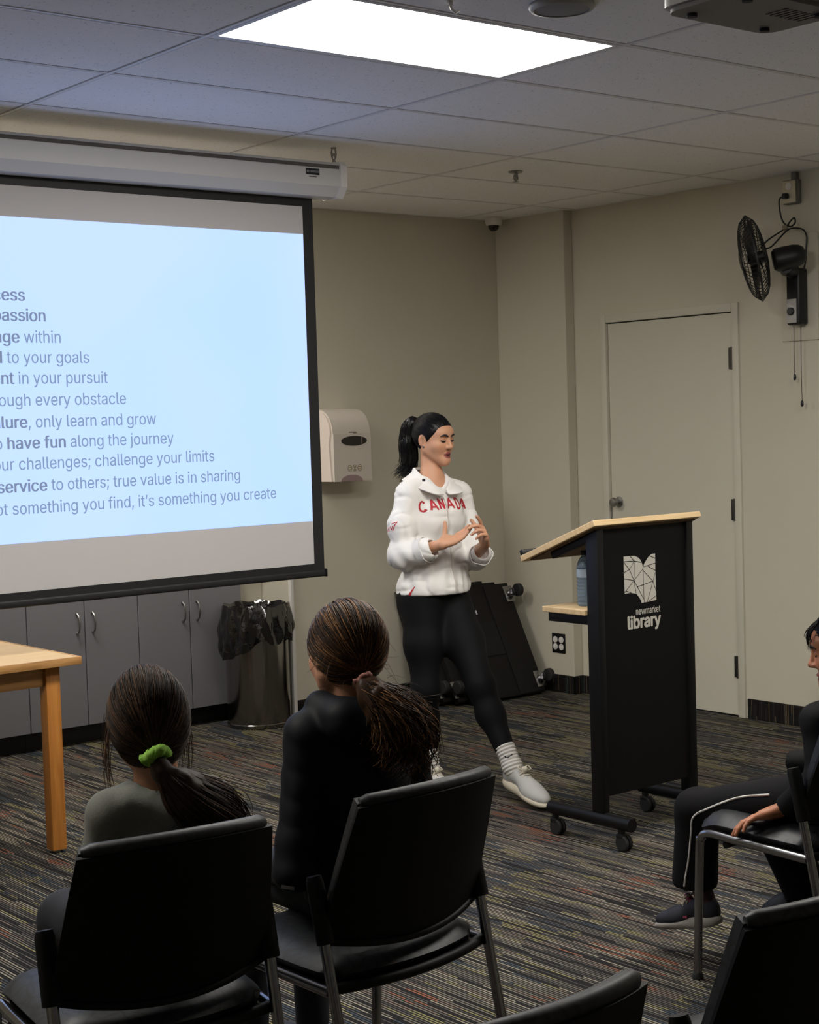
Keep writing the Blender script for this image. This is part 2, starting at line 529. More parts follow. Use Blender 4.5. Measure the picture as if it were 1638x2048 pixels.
# ------------------------------------------------------------------ cabinets in the alcove
YC = 7.62
xs = [2.314, 2.642, 2.972, 3.300, 3.629, 3.957, 4.274, 4.593, 4.931]
handle_side = {}
for i in range(0, len(xs) - 1, 2):
    x0, x1 = xs[i], xs[min(i + 2, len(xs) - 1)]
    mid = xs[i + 1] if i + 2 < len(xs) else None
    last = i + 2 >= len(xs) - 1
    names = {0: 'grey two-door cabinet unit farthest from the metal bin, hidden behind the wooden table', 2: 'grey two-door cabinet unit behind the right end of the wooden table',
             4: 'grey two-door cabinet unit behind the girl with the green hair tie', 6: 'grey two-door cabinet unit next to the metal bin'}
    t = thing('base_cabinet', names.get(i, 'grey cabinet unit'), 'cabinet', ((x0 + x1) / 2, YC, 0), group='grey base cabinets under the screen')
    obj('body', MB().box(x0 + .001, x1 - .001, YC + .02, YA - .01, .105, .87), M_CAB, t, 0)
    obj('toe_kick', MB().box(x0 + .001, x1 - .001, YC + .07, YC + .09, 0, .105), M_BLACK, t, 0)
    halves = [(x0, mid, 1), (mid, x1, 0)] if mid else [(x0, x1, 1)]
    for a, b_, s_ in halves:
        d = obj('door', MB().box(a + .0025, b_ - .0025, YC, YC + .0185, .1, .86, .0015, 1), M_CAB, t, 0)
        hx = b_ - .045 if s_ else a + .045
        pth = [(hx, YC, .635)] + [(hx, YC - .03 * math.sin(math.pi * min(1, max(0, k / 8)) ) ** .35 if 0 < k < 8 else YC, .582 + .11 * k / 8) for k in range(0, 9)] 
        hm = MB().tube(pth[1:], .0045, 8)
        hm.lathe([(.008, 0), (.008, .004)], 10, frame_z((hx, YC, .586), (0, -1, 0)))
        hm.lathe([(.008, 0), (.008, .004)], 10, frame_z((hx, YC, .688), (0, -1, 0)))
        obj('handle', hm, M_STEEL, d)
obj_ct = obj('countertop', MB().box(2.30, XA - .002, YC - .02, YA - .002, .872, .905, .004), M_CAB, None)
tag(obj_ct, 'grey laminate worktop running over the cabinets behind the screen', 'worktop')
tag(obj('filler_panel', MB().box(4.937, XA - .002, YC + .03, YC + .05, 0.0, .868), M_WALL, None, 0), 'beige filler strip closing the gap between cabinets and alcove wall', 'filler panel')

# ------------------------------------------------------------------ waste bin with black liner
BX, BY = 4.878, 7.400
t = thing('waste_bin', 'tall brushed metal waste bin with a black plastic liner', 'bin', (BX, BY, 0))
Mb = Matrix.Translation((BX, BY, 0))
M_BIN = mat('brushed_bin_steel', (0.30, 0.285, 0.27, 1), 0.15, 1.0)
obj('drum', MB().lathe([(.172, 0.0), (.176, .004), (.176, .022), (.173, .026), (.173, .645), (.166, .645), (.166, .03), (.01, .03)], 48, Mb), M_BIN, t)
def liner():
    n, rows_ = 96, 18
    G = []
    pr = random.Random(3)
    ph = [pr.uniform(0, 6.28) for _ in range(8)]
    for i in range(rows_ + 6):
        ring = []
        for k in range(n):
            a = 2 * math.pi * k / n
            lowest = .44 + .05 * math.sin(a + 2.2) + .02 * math.sin(3 * a + ph[0]) + .012 * math.sin(7 * a + ph[1])
            if i < 5:
                z = .52 + .028 * i; r_ = .160
            else:
                q = (i - 5) / (rows_)
                z = .665 + (lowest - .665) * q
                pleat = .010 * math.sin(11 * a + ph[2] + 3 * q) + .008 * math.sin(17 * a + ph[3] - 5 * q) + .006 * math.sin(29 * a + ph[4] + 9 * q)
                r_ = .181 + .010 * q + pleat * (0.25 + .9 * q) + .012 * math.sin(math.pi * q)
            ring.append((BX + r_ * math.cos(a), BY + r_ * math.sin(a), z + (.006 * math.sin(9 * a + ph[5]) if i >= 4 else 0)))
        ring.append(ring[0])
        G.append(ring)
    return MB().sheet(G, .0012)
M_BAG = mat('black_bin_liner', srgb(9, 9, 10), 0.10, spec=.9, coat=.6, bump=(22, 0.35, 0.02))
obj('liner', liner(), M_BAG, t, 80)

# ------------------------------------------------------------------ paper towel dispenser
DX0, DX1, DYF, DZ0, DZ1 = 5.238, 5.508, 7.135, 1.318, 1.69
t = thing('towel_dispenser', 'beige paper towel dispenser with dark oval window on the back wall', 'dispenser', ((DX0 + DX1) / 2, YB, DZ0))
M_DISP = mat('dispenser_plastic', srgb(206, 197, 186), 0.4)
M_DISPS = mat('dispenser_side_plastic', srgb(222, 208, 198), 0.4)
prof = []
for k in range(11):
    q = k / 10 * math.pi / 2
    prof.append((DYF + .005 + .13 * (1 - math.cos(q * .98)) , DZ1 - .11 + .135 * math.sin(q)))
poly = [(YB - .001, DZ0), (DYF, DZ0), (DYF, DZ1 - .11)] + prof + [(YB - .001, DZ1 + .03)]
Md = axes((DX0 + .012, 0, 0), (0, 1, 0), (0, 0, 1), (1, 0, 0))
cov = obj('cover', MB().prism(poly, DX1 - DX0 - .012, Md), M_DISP, t, 40)
# side cheek with rounded front edge
pc = [(YB - .001, DZ0 + .002), (DYF + .012, DZ0 + .002), (DYF + .03, DZ0 + .2), (DYF + .014, DZ0 + .27)] + [(DYF + .016 + .1 * (1 - math.cos(k / 8 * 1.5)), DZ0 + .27 + .115 * math.sin(k / 8 * 1.5)) for k in range(1, 9)] + [(YB - .001, DZ0 + .39)]
obj('side_cheek', MB().prism(pc, .012, axes((DX0, 0, 0), (0, 1, 0), (0, 0, 1), (1, 0, 0))), M_DISPS, t, 40)
lv = MB().prism([(.007 * math.cos(a), .04 * math.sin(a)) for a in [k / 16 * 6.2832 for k in range(16)]], .006, axes((DX0 - .004, DYF + .13, DZ0 + .185), (0, 1, 0), (0, 0, 1), (1, 0, 0)))
obj('side_latch', lv, mat('latch_grey', srgb(120, 100, 96), .5), t)
ov = [(.088 * math.cos(a), .027 * math.sin(a)) for a in [k / 32 * 6.2832 for k in range(32)]]
wd = obj('window', MB().prism(ov, .004, axes((DX0 + .152, DYF - .003, DZ0 + .222), (1, 0, 0), (0, 0, 1), (0, -1, 0)) @ Matrix.Translation((0, 0, -.003))), mat('smoked_window', srgb(30, 24, 20), .15), t, 40)
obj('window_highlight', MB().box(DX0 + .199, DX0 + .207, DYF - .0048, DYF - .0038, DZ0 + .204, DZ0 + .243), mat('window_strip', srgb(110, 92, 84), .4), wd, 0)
obj('maker_mark', MB().box(DX0 + .122, DX0 + .172, DYF - .0015, DYF + .002, DZ0 + .268, DZ0 + .2715).box(DX0 + .150, DX0 + .174, DYF - .0015, DYF + .002, DZ0 + .263, DZ0 + .2655), mat('mark_grey', srgb(120, 110, 98), .6), t, 0)
M_INK = mat('dark_ink', srgb(62, 50, 48), .7)
M_INKF = mat('icon_cream', srgb(222, 210, 184), .6)
for k in range(3):
    cx, cz = DX0 + .118 + k * .034, DZ0 + .072
    ic = MB()
    fr_ = [(cx + .0135 * math.cos(a) ** 1, DYF - .0012, cz + .017 * math.sin(a)) for a in [q / 14 * 6.2832 for q in range(14)]]
    ic.tube(fr_, .0012, 5, closed=True)
    if k == 0:
        ic.tube([(cx - .006, DYF - .0012, cz + .004), (cx + .006, DYF - .0012, cz + .005)], .0016, 5).tube([(cx - .004, DYF - .0012, cz - .009), (cx + .006, DYF - .0012, cz - .008)], .002, 5)
    elif k == 1:
        ic.tube([(cx - .006, DYF - .0012, cz + .010), (cx + .005, DYF - .0012, cz - .011)], .0018, 5).tube([(cx + .006, DYF - .0012, cz + .010), (cx - .005, DYF - .0012, cz - .011)], .0018, 5)
    else:
        ic.tube([(cx - .006, DYF - .0012, cz + .006), (cx + .008, DYF - .0012, cz + .006)], .0018, 5).tube([(cx, DYF - .0012, cz - .004), (cx, DYF - .0012, cz - .010)], .002, 5)
    fo = obj('pictogram', MB().prism([(.0125 * math.cos(a), .016 * math.sin(a)) for a in [q / 16 * 6.2832 for q in range(16)]], .001, axes((cx, DYF - .0002, cz), (1, 0, 0), (0, 0, 1), (0, -1, 0))), M_INKF, t, 0)
    obj('pictogram_lines', ic, M_INK, fo)
arc = [(.075 * math.cos(a), .034 * math.sin(a)) for a in [k / 16 * math.pi for k in range(17)]]
obj('paper_slot', MB().prism(arc, .002, axes((DX0 + .13, DYF - .0002, DZ0 + .001), (1, 0, 0), (0, 0, 1), (0, -1, 0))), mat('slot_mauve', srgb(150, 126, 126), .6), t, 0)

# ------------------------------------------------------------------ projection screen
YSC = 5.745
SX0, SX1 = 1.72, 4.155
t = thing('projection_screen', 'pull-down projection screen showing a pale blue slide of grey text', 'screen', ((SX0 + SX1) / 2, YSC, .969))
M_SCRW = mat('screen_fabric', srgb(190, 186, 186), .8)
M_SCRB = mat('screen_border_black', srgb(14, 14, 16), .6)
IX0, IX1, IZ0, IZ1 = 1.78, 4.102, 1.027, 2.575
fab = obj('fabric', MB().box(IX0, IX1, YSC, YSC + .002, IZ0, IZ1), M_SCRW, t, 0)
br = MB()
br.box(SX0, IX0, YSC - .0005, YSC + .002, .99, 2.62).box(IX1, SX1, YSC - .0005, YSC + .002, .99, 2.62)
br.box(IX0, IX1, YSC - .0005, YSC + .002, IZ1, 2.62).box(IX0, IX1, YSC - .0005, YSC + .002, .99, IZ0)
obj('border', br, M_SCRB, t, 0)
obj('weight_bar', MB().box(SX0 - .005, SX1 - .002, YSC - .016, YSC + .016, .969, 1.0, .008, 3), M_SCRB, t)
obj('bar_end_cap', MB().box(SX1 - .002, SX1 + .006, YSC - .017, YSC + .017, .967, 1.002, .004), M_BLACK, t)
# slide: light thrown by the projector
def slide_mat():
    m = bpy.data.materials.new('projected_slide'); m.use_nodes = True
    nt = m.node_tree; b = nt.nodes['Principled BSDF']
    b.inputs['Base Color'].default_value = (.02, .02, .02, 1); b.inputs['Roughness'].default_value = .8; b.inputs['Specular IOR Level'].default_value = .1
    g = N(nt, 'ShaderNodeNewGeometry')
    nz = N(nt, 'ShaderNodeTexNoise'); nz.inputs['Scale'].default_value = 1.1; nz.inputs['Detail'].default_value = 2
    nt.links.new(g.outputs['Position'], nz.inputs['Vector'])
    cr = N(nt, 'ShaderNodeValToRGB')
    cr.color_ramp.elements[0].position = .3; cr.color_ramp.elements[0].color = (0.53, 0.78, 1.45, 1)
    cr.color_ramp.elements[1].position = .7; cr.color_ramp.elements[1].color = (0.60, 0.80, 1.45, 1)
    nt.links.new(nz.outputs['Fac'], cr.inputs['Fac'])
    nt.links.new(cr.outputs['Color'], b.inputs['Emission Color'])
    b.inputs['Emission Strength'].default_value = SLIDE_LIGHT
    return m
PX0, PX1, PZ0, PZ1 = 1.90, 4.10, 1.214, 2.456
slide = obj('projected_slide', MB().box(PX0, PX1, YSC - .0012, YSC - .0004, PZ0, PZ1), slide_mat(), t, 0)
M_TXT = mat('slide_text_grey', (.02, .02, .02, 1), .8, emit=((0.21, 0.30, 0.48), SLIDE_LIGHT))
M_TXTB = mat('slide_text_bold', (.02, .02, .02, 1), .8, emit=((0.18, 0.24, 0.385), SLIDE_LIGHT))
try:
    FONT = bpy.data.fonts.load(bpy.utils.system_resource('DATAFILES') + '/fonts/Inter.woff2')
except Exception:
    FONT = None
def text_mesh(body, size, bold=0.0, font=True):
    c = bpy.data.curves.new('text', 'FONT')
    c.body = body; c.size = size; c.offset = bold
    c.resolution_u = 3
    if font and FONT is not None:
        c.font = FONT
    o = bpy.data.objects.new('text', c)
    COL.objects.link(o)
    bpy.context.view_layer.update()
    me = bpy.data.meshes.new_from_object(o.evaluated_get(bpy.context.evaluated_depsgraph_get()))
    vs = [v.co.copy() for v in me.vertices]; fs = [tuple(p.vertices) for p in me.polygons]
    bpy.data.objects.remove(o, do_unlink=True); bpy.data.curves.remove(c); bpy.data.meshes.remove(me)
    return vs, fs
def text_line(parts, xr, zb, size, y, parent, squeeze=1.0):
    """parts [(text, bold)] set so that the line ends at x = xr"""
    built = []; x = 0.0
    probe = {}
    for body, bold in parts:
        vs, fs = text_mesh(body, size)
        # advance width including trailing blanks
        a, _ = text_mesh(body + '|', size, 0.0)
        bar, _ = text_mesh('|', size, 0.0)
        k = 1.07 if bold else 1.0
        adv = (max(v.x for v in a) - max(v.x for v in bar)) * k
        V = []; F = []
        for q, dx in enumerate((-.020, -.007, .007, .020) if bold else (-.004, .004)):
            F += [tuple(i_ + len(V) for i_ in f_) for f_ in fs]
            V += [Vector((x + v.x * k + dx * size, v.y, q * -.00015)) for v in vs]
        built.append((V, F, bold)); x += adv
    right = max(max(v.x for v in b[0]) for b in built if b[0])
    for vs, fs, bold in built:
        # one object per word: break the run where the gap between glyphs is wide
        order = sorted(range(len(fs)), key=lambda q: min(vs[i_].x for i_ in fs[q]))
        words = [[]]; reach = None
        for q in order:
            lo_x = min(vs[i_].x for i_ in fs[q]); hi_x = max(vs[i_].x for i_ in fs[q])
            if reach is not None and lo_x - reach > size * .17:
                words.append([])
                reach = hi_x
            words[-1].append(q); reach = hi_x if reach is None else max(reach, hi_x)
        for wd_ in words:
            used = sorted({i_ for q in wd_ for i_ in fs[q]}); mp_ = {u: k for k, u in enumerate(used)}
            mb = MB().add([(xr + (vs[u].x - right) * squeeze, y + vs[u].z, zb + vs[u].y) for u in used], [tuple(mp_[i_] for i_ in fs[q]) for q in wd_])
            obj('slide_word', mb, M_TXTB if bold else M_TXT, parent, 0, flip=False)
LINES = [([('Success', 1)], 2.788, 2.139), ([('passion', 1)], 2.870, 2.062), ([('courage', 1), (' within', 0)], 2.930, 1.980),
         ([('d', 1), (' to your goals', 0)], 3.049, 1.902), ([('ent', 1), (' in your pursuit', 0)], 3.127, 1.823),
         ([('through every obstacle', 0)], 3.205, 1.739), ([('failure', 1), (', only learn and grow', 0)], 3.339, 1.655),
         ([('to ', 0), ('have fun', 1), (' along the journey', 0)], 3.417, 1.575), ([('your challenges; challenge your limits', 0)], 3.608, 1.495),
         ([('service', 1), (' to others; true value is in sharing', 0)], 3.732, 1.410), ([('not something you find, it\u2019s something you create', 0)], 3.912, 1.325)]
for parts, xr, zb in LINES:
    text_line(parts, xr, zb, .0905, YSC - .0022, slide, .905)
# screen case hung on a chain
M_CASE = mat('case_white', srgb(204, 202, 200), .45)
cp = [(5.63, 2.653), (5.665, 2.612), (5.755, 2.612), (5.80, 2.64), (5.80, 2.735), (5.775, 2.757), (5.65, 2.757), (5.63, 2.74)]
obj('case', MB().prism(cp, 4.225 - 1.62, axes((1.62, 0, 0), (0, 1, 0), (0, 0, 1), (1, 0, 0))), M_CASE, t, 20)
obj('case_top_strip', MB().box(1.63, 4.22, 5.6275, 5.6299, 2.727, 2.742), mat('dusty_strip', srgb(92, 88, 84), .9, noise=(14, .3)), t, 0)
cpe = [(5.715 + (y - 5.715) * 1.06, 2.685 + (z - 2.685) * 1.06) for y, z in cp]
obj('case_end_cap', MB().prism(cpe, .035, axes((4.225, 0, 0), (0, 1, 0), (0, 0, 1), (1, 0, 0))), M_WHITE, t, 20)
bd = obj('case_badge', MB().box(4.045, 4.115, 5.6283, 5.631, 2.694, 2.720), M_BLACK, t, 0)
bl = MB()
for k in range(9):
    bl.box(4.049 + k * .0071, 4.0525 + k * .0071, 5.6276, 5.6284, 2.703, 2.712)
obj('badge_lettering', bl, mat('badge_grey', srgb(150, 150, 150), .6), bd, 0)
obj('badge_subline', MB().box(4.062, 4.100, 5.6283, 5.6305, 2.684, 2.687), M_INK, t, 0)
# chain
ch = MB()
hx, hy = 4.262, 5.72
zz = 2.752
k = 0
while zz < ZC - .03:
    ring = []
    for q in range(14):
        a = q / 14 * 6.2832
        dx, dz = .009 * math.cos(a), .017 * math.sin(a)
        ring.append((hx + (dx if k % 2 == 0 else 0), hy + (0 if k % 2 == 0 else dx), zz + .014 + dz))
    ch.tube(ring, .0022, 6, closed=True)
    zz += .026; k += 1
ring = [(hx + .013 * math.cos(q / 16 * 6.2832), hy, ZC - .026 + .026 * math.sin(q / 16 * 6.2832)) for q in range(16)]
ch.tube(ring, .0028, 6, closed=True)
obj('hanging_chain', ch, M_STEEL, t)
obj('ceiling_hook', MB().lathe([(.012, -.004), (.012, 0)], 12, Matrix.Translation((hx, hy, ZC))), M_STEEL, t)

# ------------------------------------------------------------------ wooden table
t = thing('wooden_table', 'oak table with pale laminate top standing in front of the cabinets', 'table', (2.2, 6.05, 0))
TXR, TYF, TYB, TXL = 2.905, 5.665, 6.42, 1.35
obj('tabletop', MB().box(TXL, TXR, TYF, TYB, .745, .765, .002, 1), M_TOP, t, 0)
ed = MB()
ed.box(TXL - .012, TXR + .012, TYF - .012, TYF, .735, .766, .003).box(TXL - .012, TXR + .012, TYB, TYB + .012, .735, .766, .003)
ed.box(TXR, TXR + .012, TYF, TYB, .735, .766, .003).box(TXL - .012, TXL, TYF, TYB, .735, .766, .003)
obj('edge_band', ed, M_OAKX, t)
for x in (TXL + .07, TXR - .085):
    for y in (TYF + .05, TYB - .1):
        l = obj('leg', MB().box(x - .03, x + .03, y - .005, y + .055, .012, .745, .004), M_OAKZ, t)
        obj('foot_glide', MB().lathe([(.014, 0), (.014, .012)], 12, Matrix.Translation((x, y + .025, 0))), M_STEEL, l)
for y in (TYF + .062, TYB - .085):
    obj('apron', MB().box(TXL + .1, TXR - .115, y, y + .022, .655, .745, .002), M_OAKX, t)
for x in (TXL + .06, TXR - .1):
    obj('apron', MB().box(x, x + .022, TYF + .105, TYB - .105, .655, .745, .002), M_OAKX, t)

# ------------------------------------------------------------------ lectern
LX0, LX1, LYF = 4.352, 4.892, 4.27
t = thing('lectern', 'black rolling lectern with wooden top, shelf and white book logo', 'lectern', (4.6, 4.36, 0))
M_LECT = mat('black_lectern_panel', srgb(9, 9, 10), .6, spec=.2, bump=(300, .1, .0006))
fp = obj('front_panel', MB().box(LX0 + .03, LX1 - .03, LYF + .012, LYF + .03, .185, 1.205, .002), M_LECT, t, 0)
for x in (LX0, LX1 - .035):
    obj('post', MB().box(x, x + .035, LYF, LYF + .06, .125, 1.215, .003), M_BLACKM, t)
tl = math.atan2(.15, .40)
Mt = Matrix.Translation((0, LYF - .02, 1.222)) @ Matrix.Rotation(-tl, 4, 'X')
topo = obj('slanted_top', MB().box(4.322, 4.925, 0, .435, 0, .024, .003, M=Mt), M_LAM, t, 0)
obj('top_underside', MB().box(4.34, 4.905, .02, .40, -.006, -.0005, M=Mt), mat('brown_backer', srgb(104, 86, 62), .7), topo, 0)
obj('book_ledge', MB().box(4.325, 4.92, .413, .433, .0245, .046, .003, M=Mt), M_BLACK, topo)
for x in (LX0 + .005, LX1 - .03):
    obj('top_bracket', MB().box(x, x + .025, .06, .30, -.034, -.0065, .003, M=Mt), M_BLACKM, t)
obj('shelf', MB().box(LX0 - .012, LX1 + .012, LYF + .062, LYF + .295, .878, .900, .003), M_LAM, t, 0)
for x in (LX0 + .002, LX1 - .027):
    obj('shelf_rail', MB().box(x, x + .025, LYF + .06, LYF + .275, .842, .8775, .002), M_BLACKM, t)
for x in (LX0 - .004, LX1 - .03):
    bar = obj('base_bar', MB().tube([(x + .017, 4.135, .103), (x + .017, 4.57, .103)], .026, 16), M_BLACKM, t, 50)
    for y in (4.19, 4.545):
        cm = MB().lathe([(.014, .062), (.014, .085)], 10, Matrix.Translation((x + .017, y, 0)))
        cm.box(x + .017 - .019, x + .017 + .019, y - .022, y + .016, .045, .066, .006)
        obj('caster_fork', cm, M_BLACK, bar)
        Mw = axes((x + .017, y - .012, .031), (0, 1, 0), (0, 0, 1), (1, 0, 0))
        for sx in (-.018, .004):
            obj('caster_wheel', MB().lathe([(.008, sx), (.027, sx), (.031, sx + .003), (.031, sx + .011), (.027, sx + .014), (.008, sx + .014)], 22, Mw), M_RUBBER, bar)
# logo: open book of white facets
M_LOGO = mat('white_vinyl_print', srgb(200, 196, 186), .6)
def logo():
    # pixel outline of the book measured on the panel, mapped to (x, z)
    ox, oz, s_ = 4.507, 1.090, .000262
    def q(u, v):
        return (ox + (u - 228) * s_ * 1.055, oz - (v - 245 + (u - 228) * .088) * s_ * .90)
    left = [(228, 245), (370, 238), (470, 235), (540, 265), (600, 320), (640, 400), (668, 490)]
    right = [(700, 400), (740, 300), (800, 240), (860, 200), (935, 190)]
    left = [(u, v + 0) for u, v in left]
    unsk = lambda pts: pts
    lines = [((235, 360), (465, 350)), ((370, 238), (465, 350)), ((465, 350), (628, 385)), ((240, 380), (365, 540)), ((365, 540), (465, 350)), ((245, 605), (365, 540)), ((365, 540), (470, 790)), ((465, 350), (470, 790)), ((250, 745), (470, 790)), ((470, 790), (668, 530)), ((470, 790), (300, 1020)), ((300, 1020), (420, 1070)), ((275, 1050), (300, 1020)), ((470, 790), (525, 1080)), ((470, 790), (705, 1225)), ((668, 530), (710, 1300)), ((680, 580), (900, 820)), ((545, 940), (900, 820)), ((900, 820), (780, 1290)), ((900, 820), (980, 1060)), ((945, 630), (900, 820)), ((668, 490), (945, 410)), ((760, 465), (950, 580)), ((780, 230), (940, 300)), ((820, 1275), (985, 1150))]
    outline = left + right + [(940, 300), (950, 580), (980, 1060), (990, 1255), (860, 1280), (655, 1310), (640, 1250), (600, 1180), (540, 1100), (470, 1080), (390, 1070), (275, 1085), (262, 880), (245, 605)]
    return [q0(p) for p in outline], [(q0(a), q0(b_)) for a, b_ in lines]
def q0(p):
    """logo drawing units to panel coordinates (x, z)"""
    u, v = p
    # undo the perspective lean measured on the panel
    x = 4.5055 + (u - 228 - (v - 245) * .045) * .000250
    z = 1.0935 - (v - 245 + (u - 228) * .085) * .000170
    return (x, z)
out, lns = logo()
yl = LYF + .0112
ctr = (sum(p[0] for p in out) / len(out), sum(p[1] for p in out) / len(out))
b = bmesh.new()
vv = [b.verts.new((x, yl, z)) for x, z in out]
fc = b.faces.new(vv)
bmesh.ops.triangulate(b, faces=[fc])
lg = obj('logo_book', MB().bm(b), M_LOGO, t, 0)
lm = MB()
for (ax, az), (bx_, bz) in lns:
    d = Vector((bx_ - ax, 0, bz - az)); L = d.length
    nn = Vector((-d.z, 0, d.x)) / L * .0011
    lm.add([(ax + nn.x, yl - .0006, az + nn.z), (ax - nn.x, yl - .0006, az - nn.z), (bx_ - nn.x, yl - .0006, bz - nn.z), (bx_ + nn.x, yl - .0006, bz + nn.z)], [(0, 1, 2, 3)])
obj('logo_facet_lines', lm, M_LECT, lg, 0)
def flat_text(body, x0, x1, zb, h, bold, y, name, m, parent):
    vs, fs = text_mesh(body, 1.0)
    mx0 = min(v.x for v in vs); mx1 = max(v.x for v in vs)
    xh = max(v.y for v in vs)
    k = (x1 - x0) / (mx1 - mx0)
    mb = MB()
    for q, (dx, dy) in enumerate(((0, 0), (bold, 0), (-bold, 0), (0, bold * .7), (0, -bold * .7), (bold * .7, bold * .5), (-bold * .7, -bold * .5), (bold * .7, -bold * .5), (-bold * .7, bold * .5))):
        mb.add([(x0 + (v.x - mx0 + dx) * k, y - .00006 * q, zb + (v.y + dy) * h / xh) for v in vs], fs)
    return obj(name, mb, m, parent, 0, flip=False)
flat_text('newmarket', 4.568, 4.705, .8635, .0255, .010, yl, 'logo_lettering', M_LOGO, t)
flat_text('library', 4.5225, 4.705, .8125, .048, .034, yl, 'logo_lettering', M_LOGO, t)

# ------------------------------------------------------------------ water bottle on the lectern shelf
bx0, by0, bz0 = 4.447, 4.432, .9005
t = thing('water_bottle', 'clear blue plastic water bottle with dark cap on the lectern shelf', 'bottle', (bx0, by0, bz0))
Mbt = Matrix.Translation((bx0, by0, bz0))
pr = [(.004, .004), (.026, .0), (.031, .006)]
for k in range(7):
    z = .012 + k * .0135
    pr += [(.032, z), (.0325, z + .005), (.030, z + .009), (.0305, z + .011)]
pr += [(.0325, .112), (.0325, .145), (.031, .155), (.026, .172), (.018, .187), (.013, .192), (.013, .199)]
M_PET = mat('blue_pet', srgb(150, 172, 196), .12)
_b = M_PET.node_tree.nodes['Principled BSDF']; _b.inputs['Transmission Weight'].default_value = .75; _b.inputs['IOR'].default_value = 1.33
obj('bottle_body', MB().lathe(pr, 28, Mbt), M_PET, t, 60)
obj('label_wrap', MB().lathe([(.0328, .112), (.0331, .113), (.0331, .143), (.0328, .144)], 28, Mbt, cap=False), mat('bottle_label', srgb(176, 190, 204), .4, noise=(70, .35)), t)
obj('cap', MB().lathe([(.0145, .197), (.015, .199), (.015, .212), (.0135, .2145), (.002, .2145)], 22, Mbt), mat('navy_cap', srgb(30, 34, 52), .4), t)

# ------------------------------------------------------------------ dollies leaning in the corner
M_DOL = mat('brown_black_board', srgb(22, 19, 17), .75, spec=.3, noise=(30, .2))
M_DOLD = mat('grip_pad_black', srgb(12, 12, 12), .9)
def dolly(label, front):
    t = thing('caster_dolly', label, 'dolly', group='folded caster boards leaning in the corner')
    ROOTM[t.name] = None
    w, L = .56, .70
    obj('deck', MB().box(-w / 2, w / 2, -.018, .018, .0, L, .003), M_DOL, t)
    obj('side_rail', MB().box(-w / 2 - .004, -w / 2 + .20, -.026, -.0185, .004, L - .004, .002), M_DOL, t)
    obj('side_rail', MB().box(w / 2 - .19, w / 2 + .004, -.026, -.0185, .004, L - .004, .002), M_DOL, t)
    obj('grip_pad', MB().box(-.07, .085, -.024, -.0185, .26, .47), M_DOLD, t, 0)
    for sx in (-1, 1):
        for z in (.075, L - .075):
            x = sx * (w / 2 - .012)
            c = obj('caster_plate', MB().box(x - .036, x + .036, -.032, -.0265, z - .05, z + .05, .002).lathe([(.02, 0), (.02, .012), (.014, .02)], 16, frame_z((x, -.032, z), (0, -1, 0))), M_CHROME, t)
            if sx > 0 and not front:
                continue
            fk = MB().box(x - .024 + sx * .02, x - .019 + sx * .02, -.085, -.045, z - .02, z + .02, .004).box(x + .019 + sx * .02, x + .024 + sx * .02, -.085, -.045, z - .02, z + .02, .004).box(x - .024 + sx * .02, x + .024 + sx * .02, -.052, -.046, z - .022, z + .022, .002)
            obj('caster_fork', fk, M_CHROME, c)
            obj('caster_wheel', MB().lathe([(.01, -.016), (.034, -.016), (.038, -.012), (.038, .012), (.034, .016), (.01, .016)], 20, axes((x + sx * .03, -.083, z), (0, 1, 0), (0, 0, 1), (1, 0, 0))), M_RUBBER, c)
    return t
lab = ['front-most dark caster board of the leaning stack, beside the lectern', 'second dark caster board of the leaning stack', 'third dark caster board of the leaning stack', 'rear-most dark caster board of the leaning stack, against the wall']
for k in range(4):
    d = dolly(lab[k], k == 0)
    d.location = (6.30 - .062 * k, 6.935 + .058 * k, .012 + .002 * k)
    d.rotation_euler = (R(-27 + 1.2 * k), 0, R(0))

# ------------------------------------------------------------------ wall outlet on the pilaster
t = thing('wall_outlet', 'black wall plate with four white sockets low on the pilaster', 'outlet', (XS, 6.896, .293))
pl = obj('plate', MB().box(XS - .006, XS - .0005, 6.842, 6.952, .235, .352, .002), M_BLACK, t)
for y in (6.872, 6.922):
    for z in (.273, .315):
        obj('socket', MB().lathe([(.019, 0), (.019, .003), (.016, .004)], 20, frame_z((XS - .006, y, z), (-1, 0, 0))), M_WHITE, t)

# ------------------------------------------------------------------ ceiling and wall fittings
t = thing('security_camera', 'small white dome security camera in the ceiling corner', 'camera', (6.55, 7.22, ZC))
Mc = Matrix.Translation((6.55, 7.22, ZC))
obj('housing', MB().lathe([(.048, -.0005), (.05, -.006), (.05, -.03), (.046, -.042), (.036, -.047), (.03, -.047)], 28, Mc), M_WHITE, t)
obj('dome', MB().lathe([(.034, -.044), (.033, -.056), (.028, -.068), (.018, -.078), (.003, -.081)], 24, Mc), mat('dome_black', srgb(16, 15, 16), .1), t, 80)
t = thing('sprinkler', 'small dark pendent fire sprinkler in the ceiling', 'sprinkler', (5.446, 5.833, ZC))
Ms = Matrix.Translation((5.446, 5.833, ZC))
obj('escutcheon', MB().lathe([(.036, 0), (.036, -.003), (.03, -.008), (.012, -.009)], 24, Ms), M_STEEL, t)
obj('body', MB().lathe([(.011, -.006), (.011, -.022), (.007, -.026), (.006, -.042), (.004, -.046)], 14, Ms), M_STEEL, t)
obj('frame_arm', MB().tube([(5.446 - .012, 5.833, ZC - .02), (5.446 - .015, 5.833, ZC - .034), (5.446, 5.833, ZC - .05), (5.446 + .015, 5.833, ZC - .034), (5.446 + .012, 5.833, ZC - .02)], .003, 6), M_STEEL, t)
obj('deflector', MB().lathe([(.017, -.049), (.017, -.051)], 16, Ms), M_STEEL, t)
t = thing('ceiling_speaker', 'round grey ceiling speaker at the top edge near the projector', 'speaker', (3.42, 3.47, ZC))
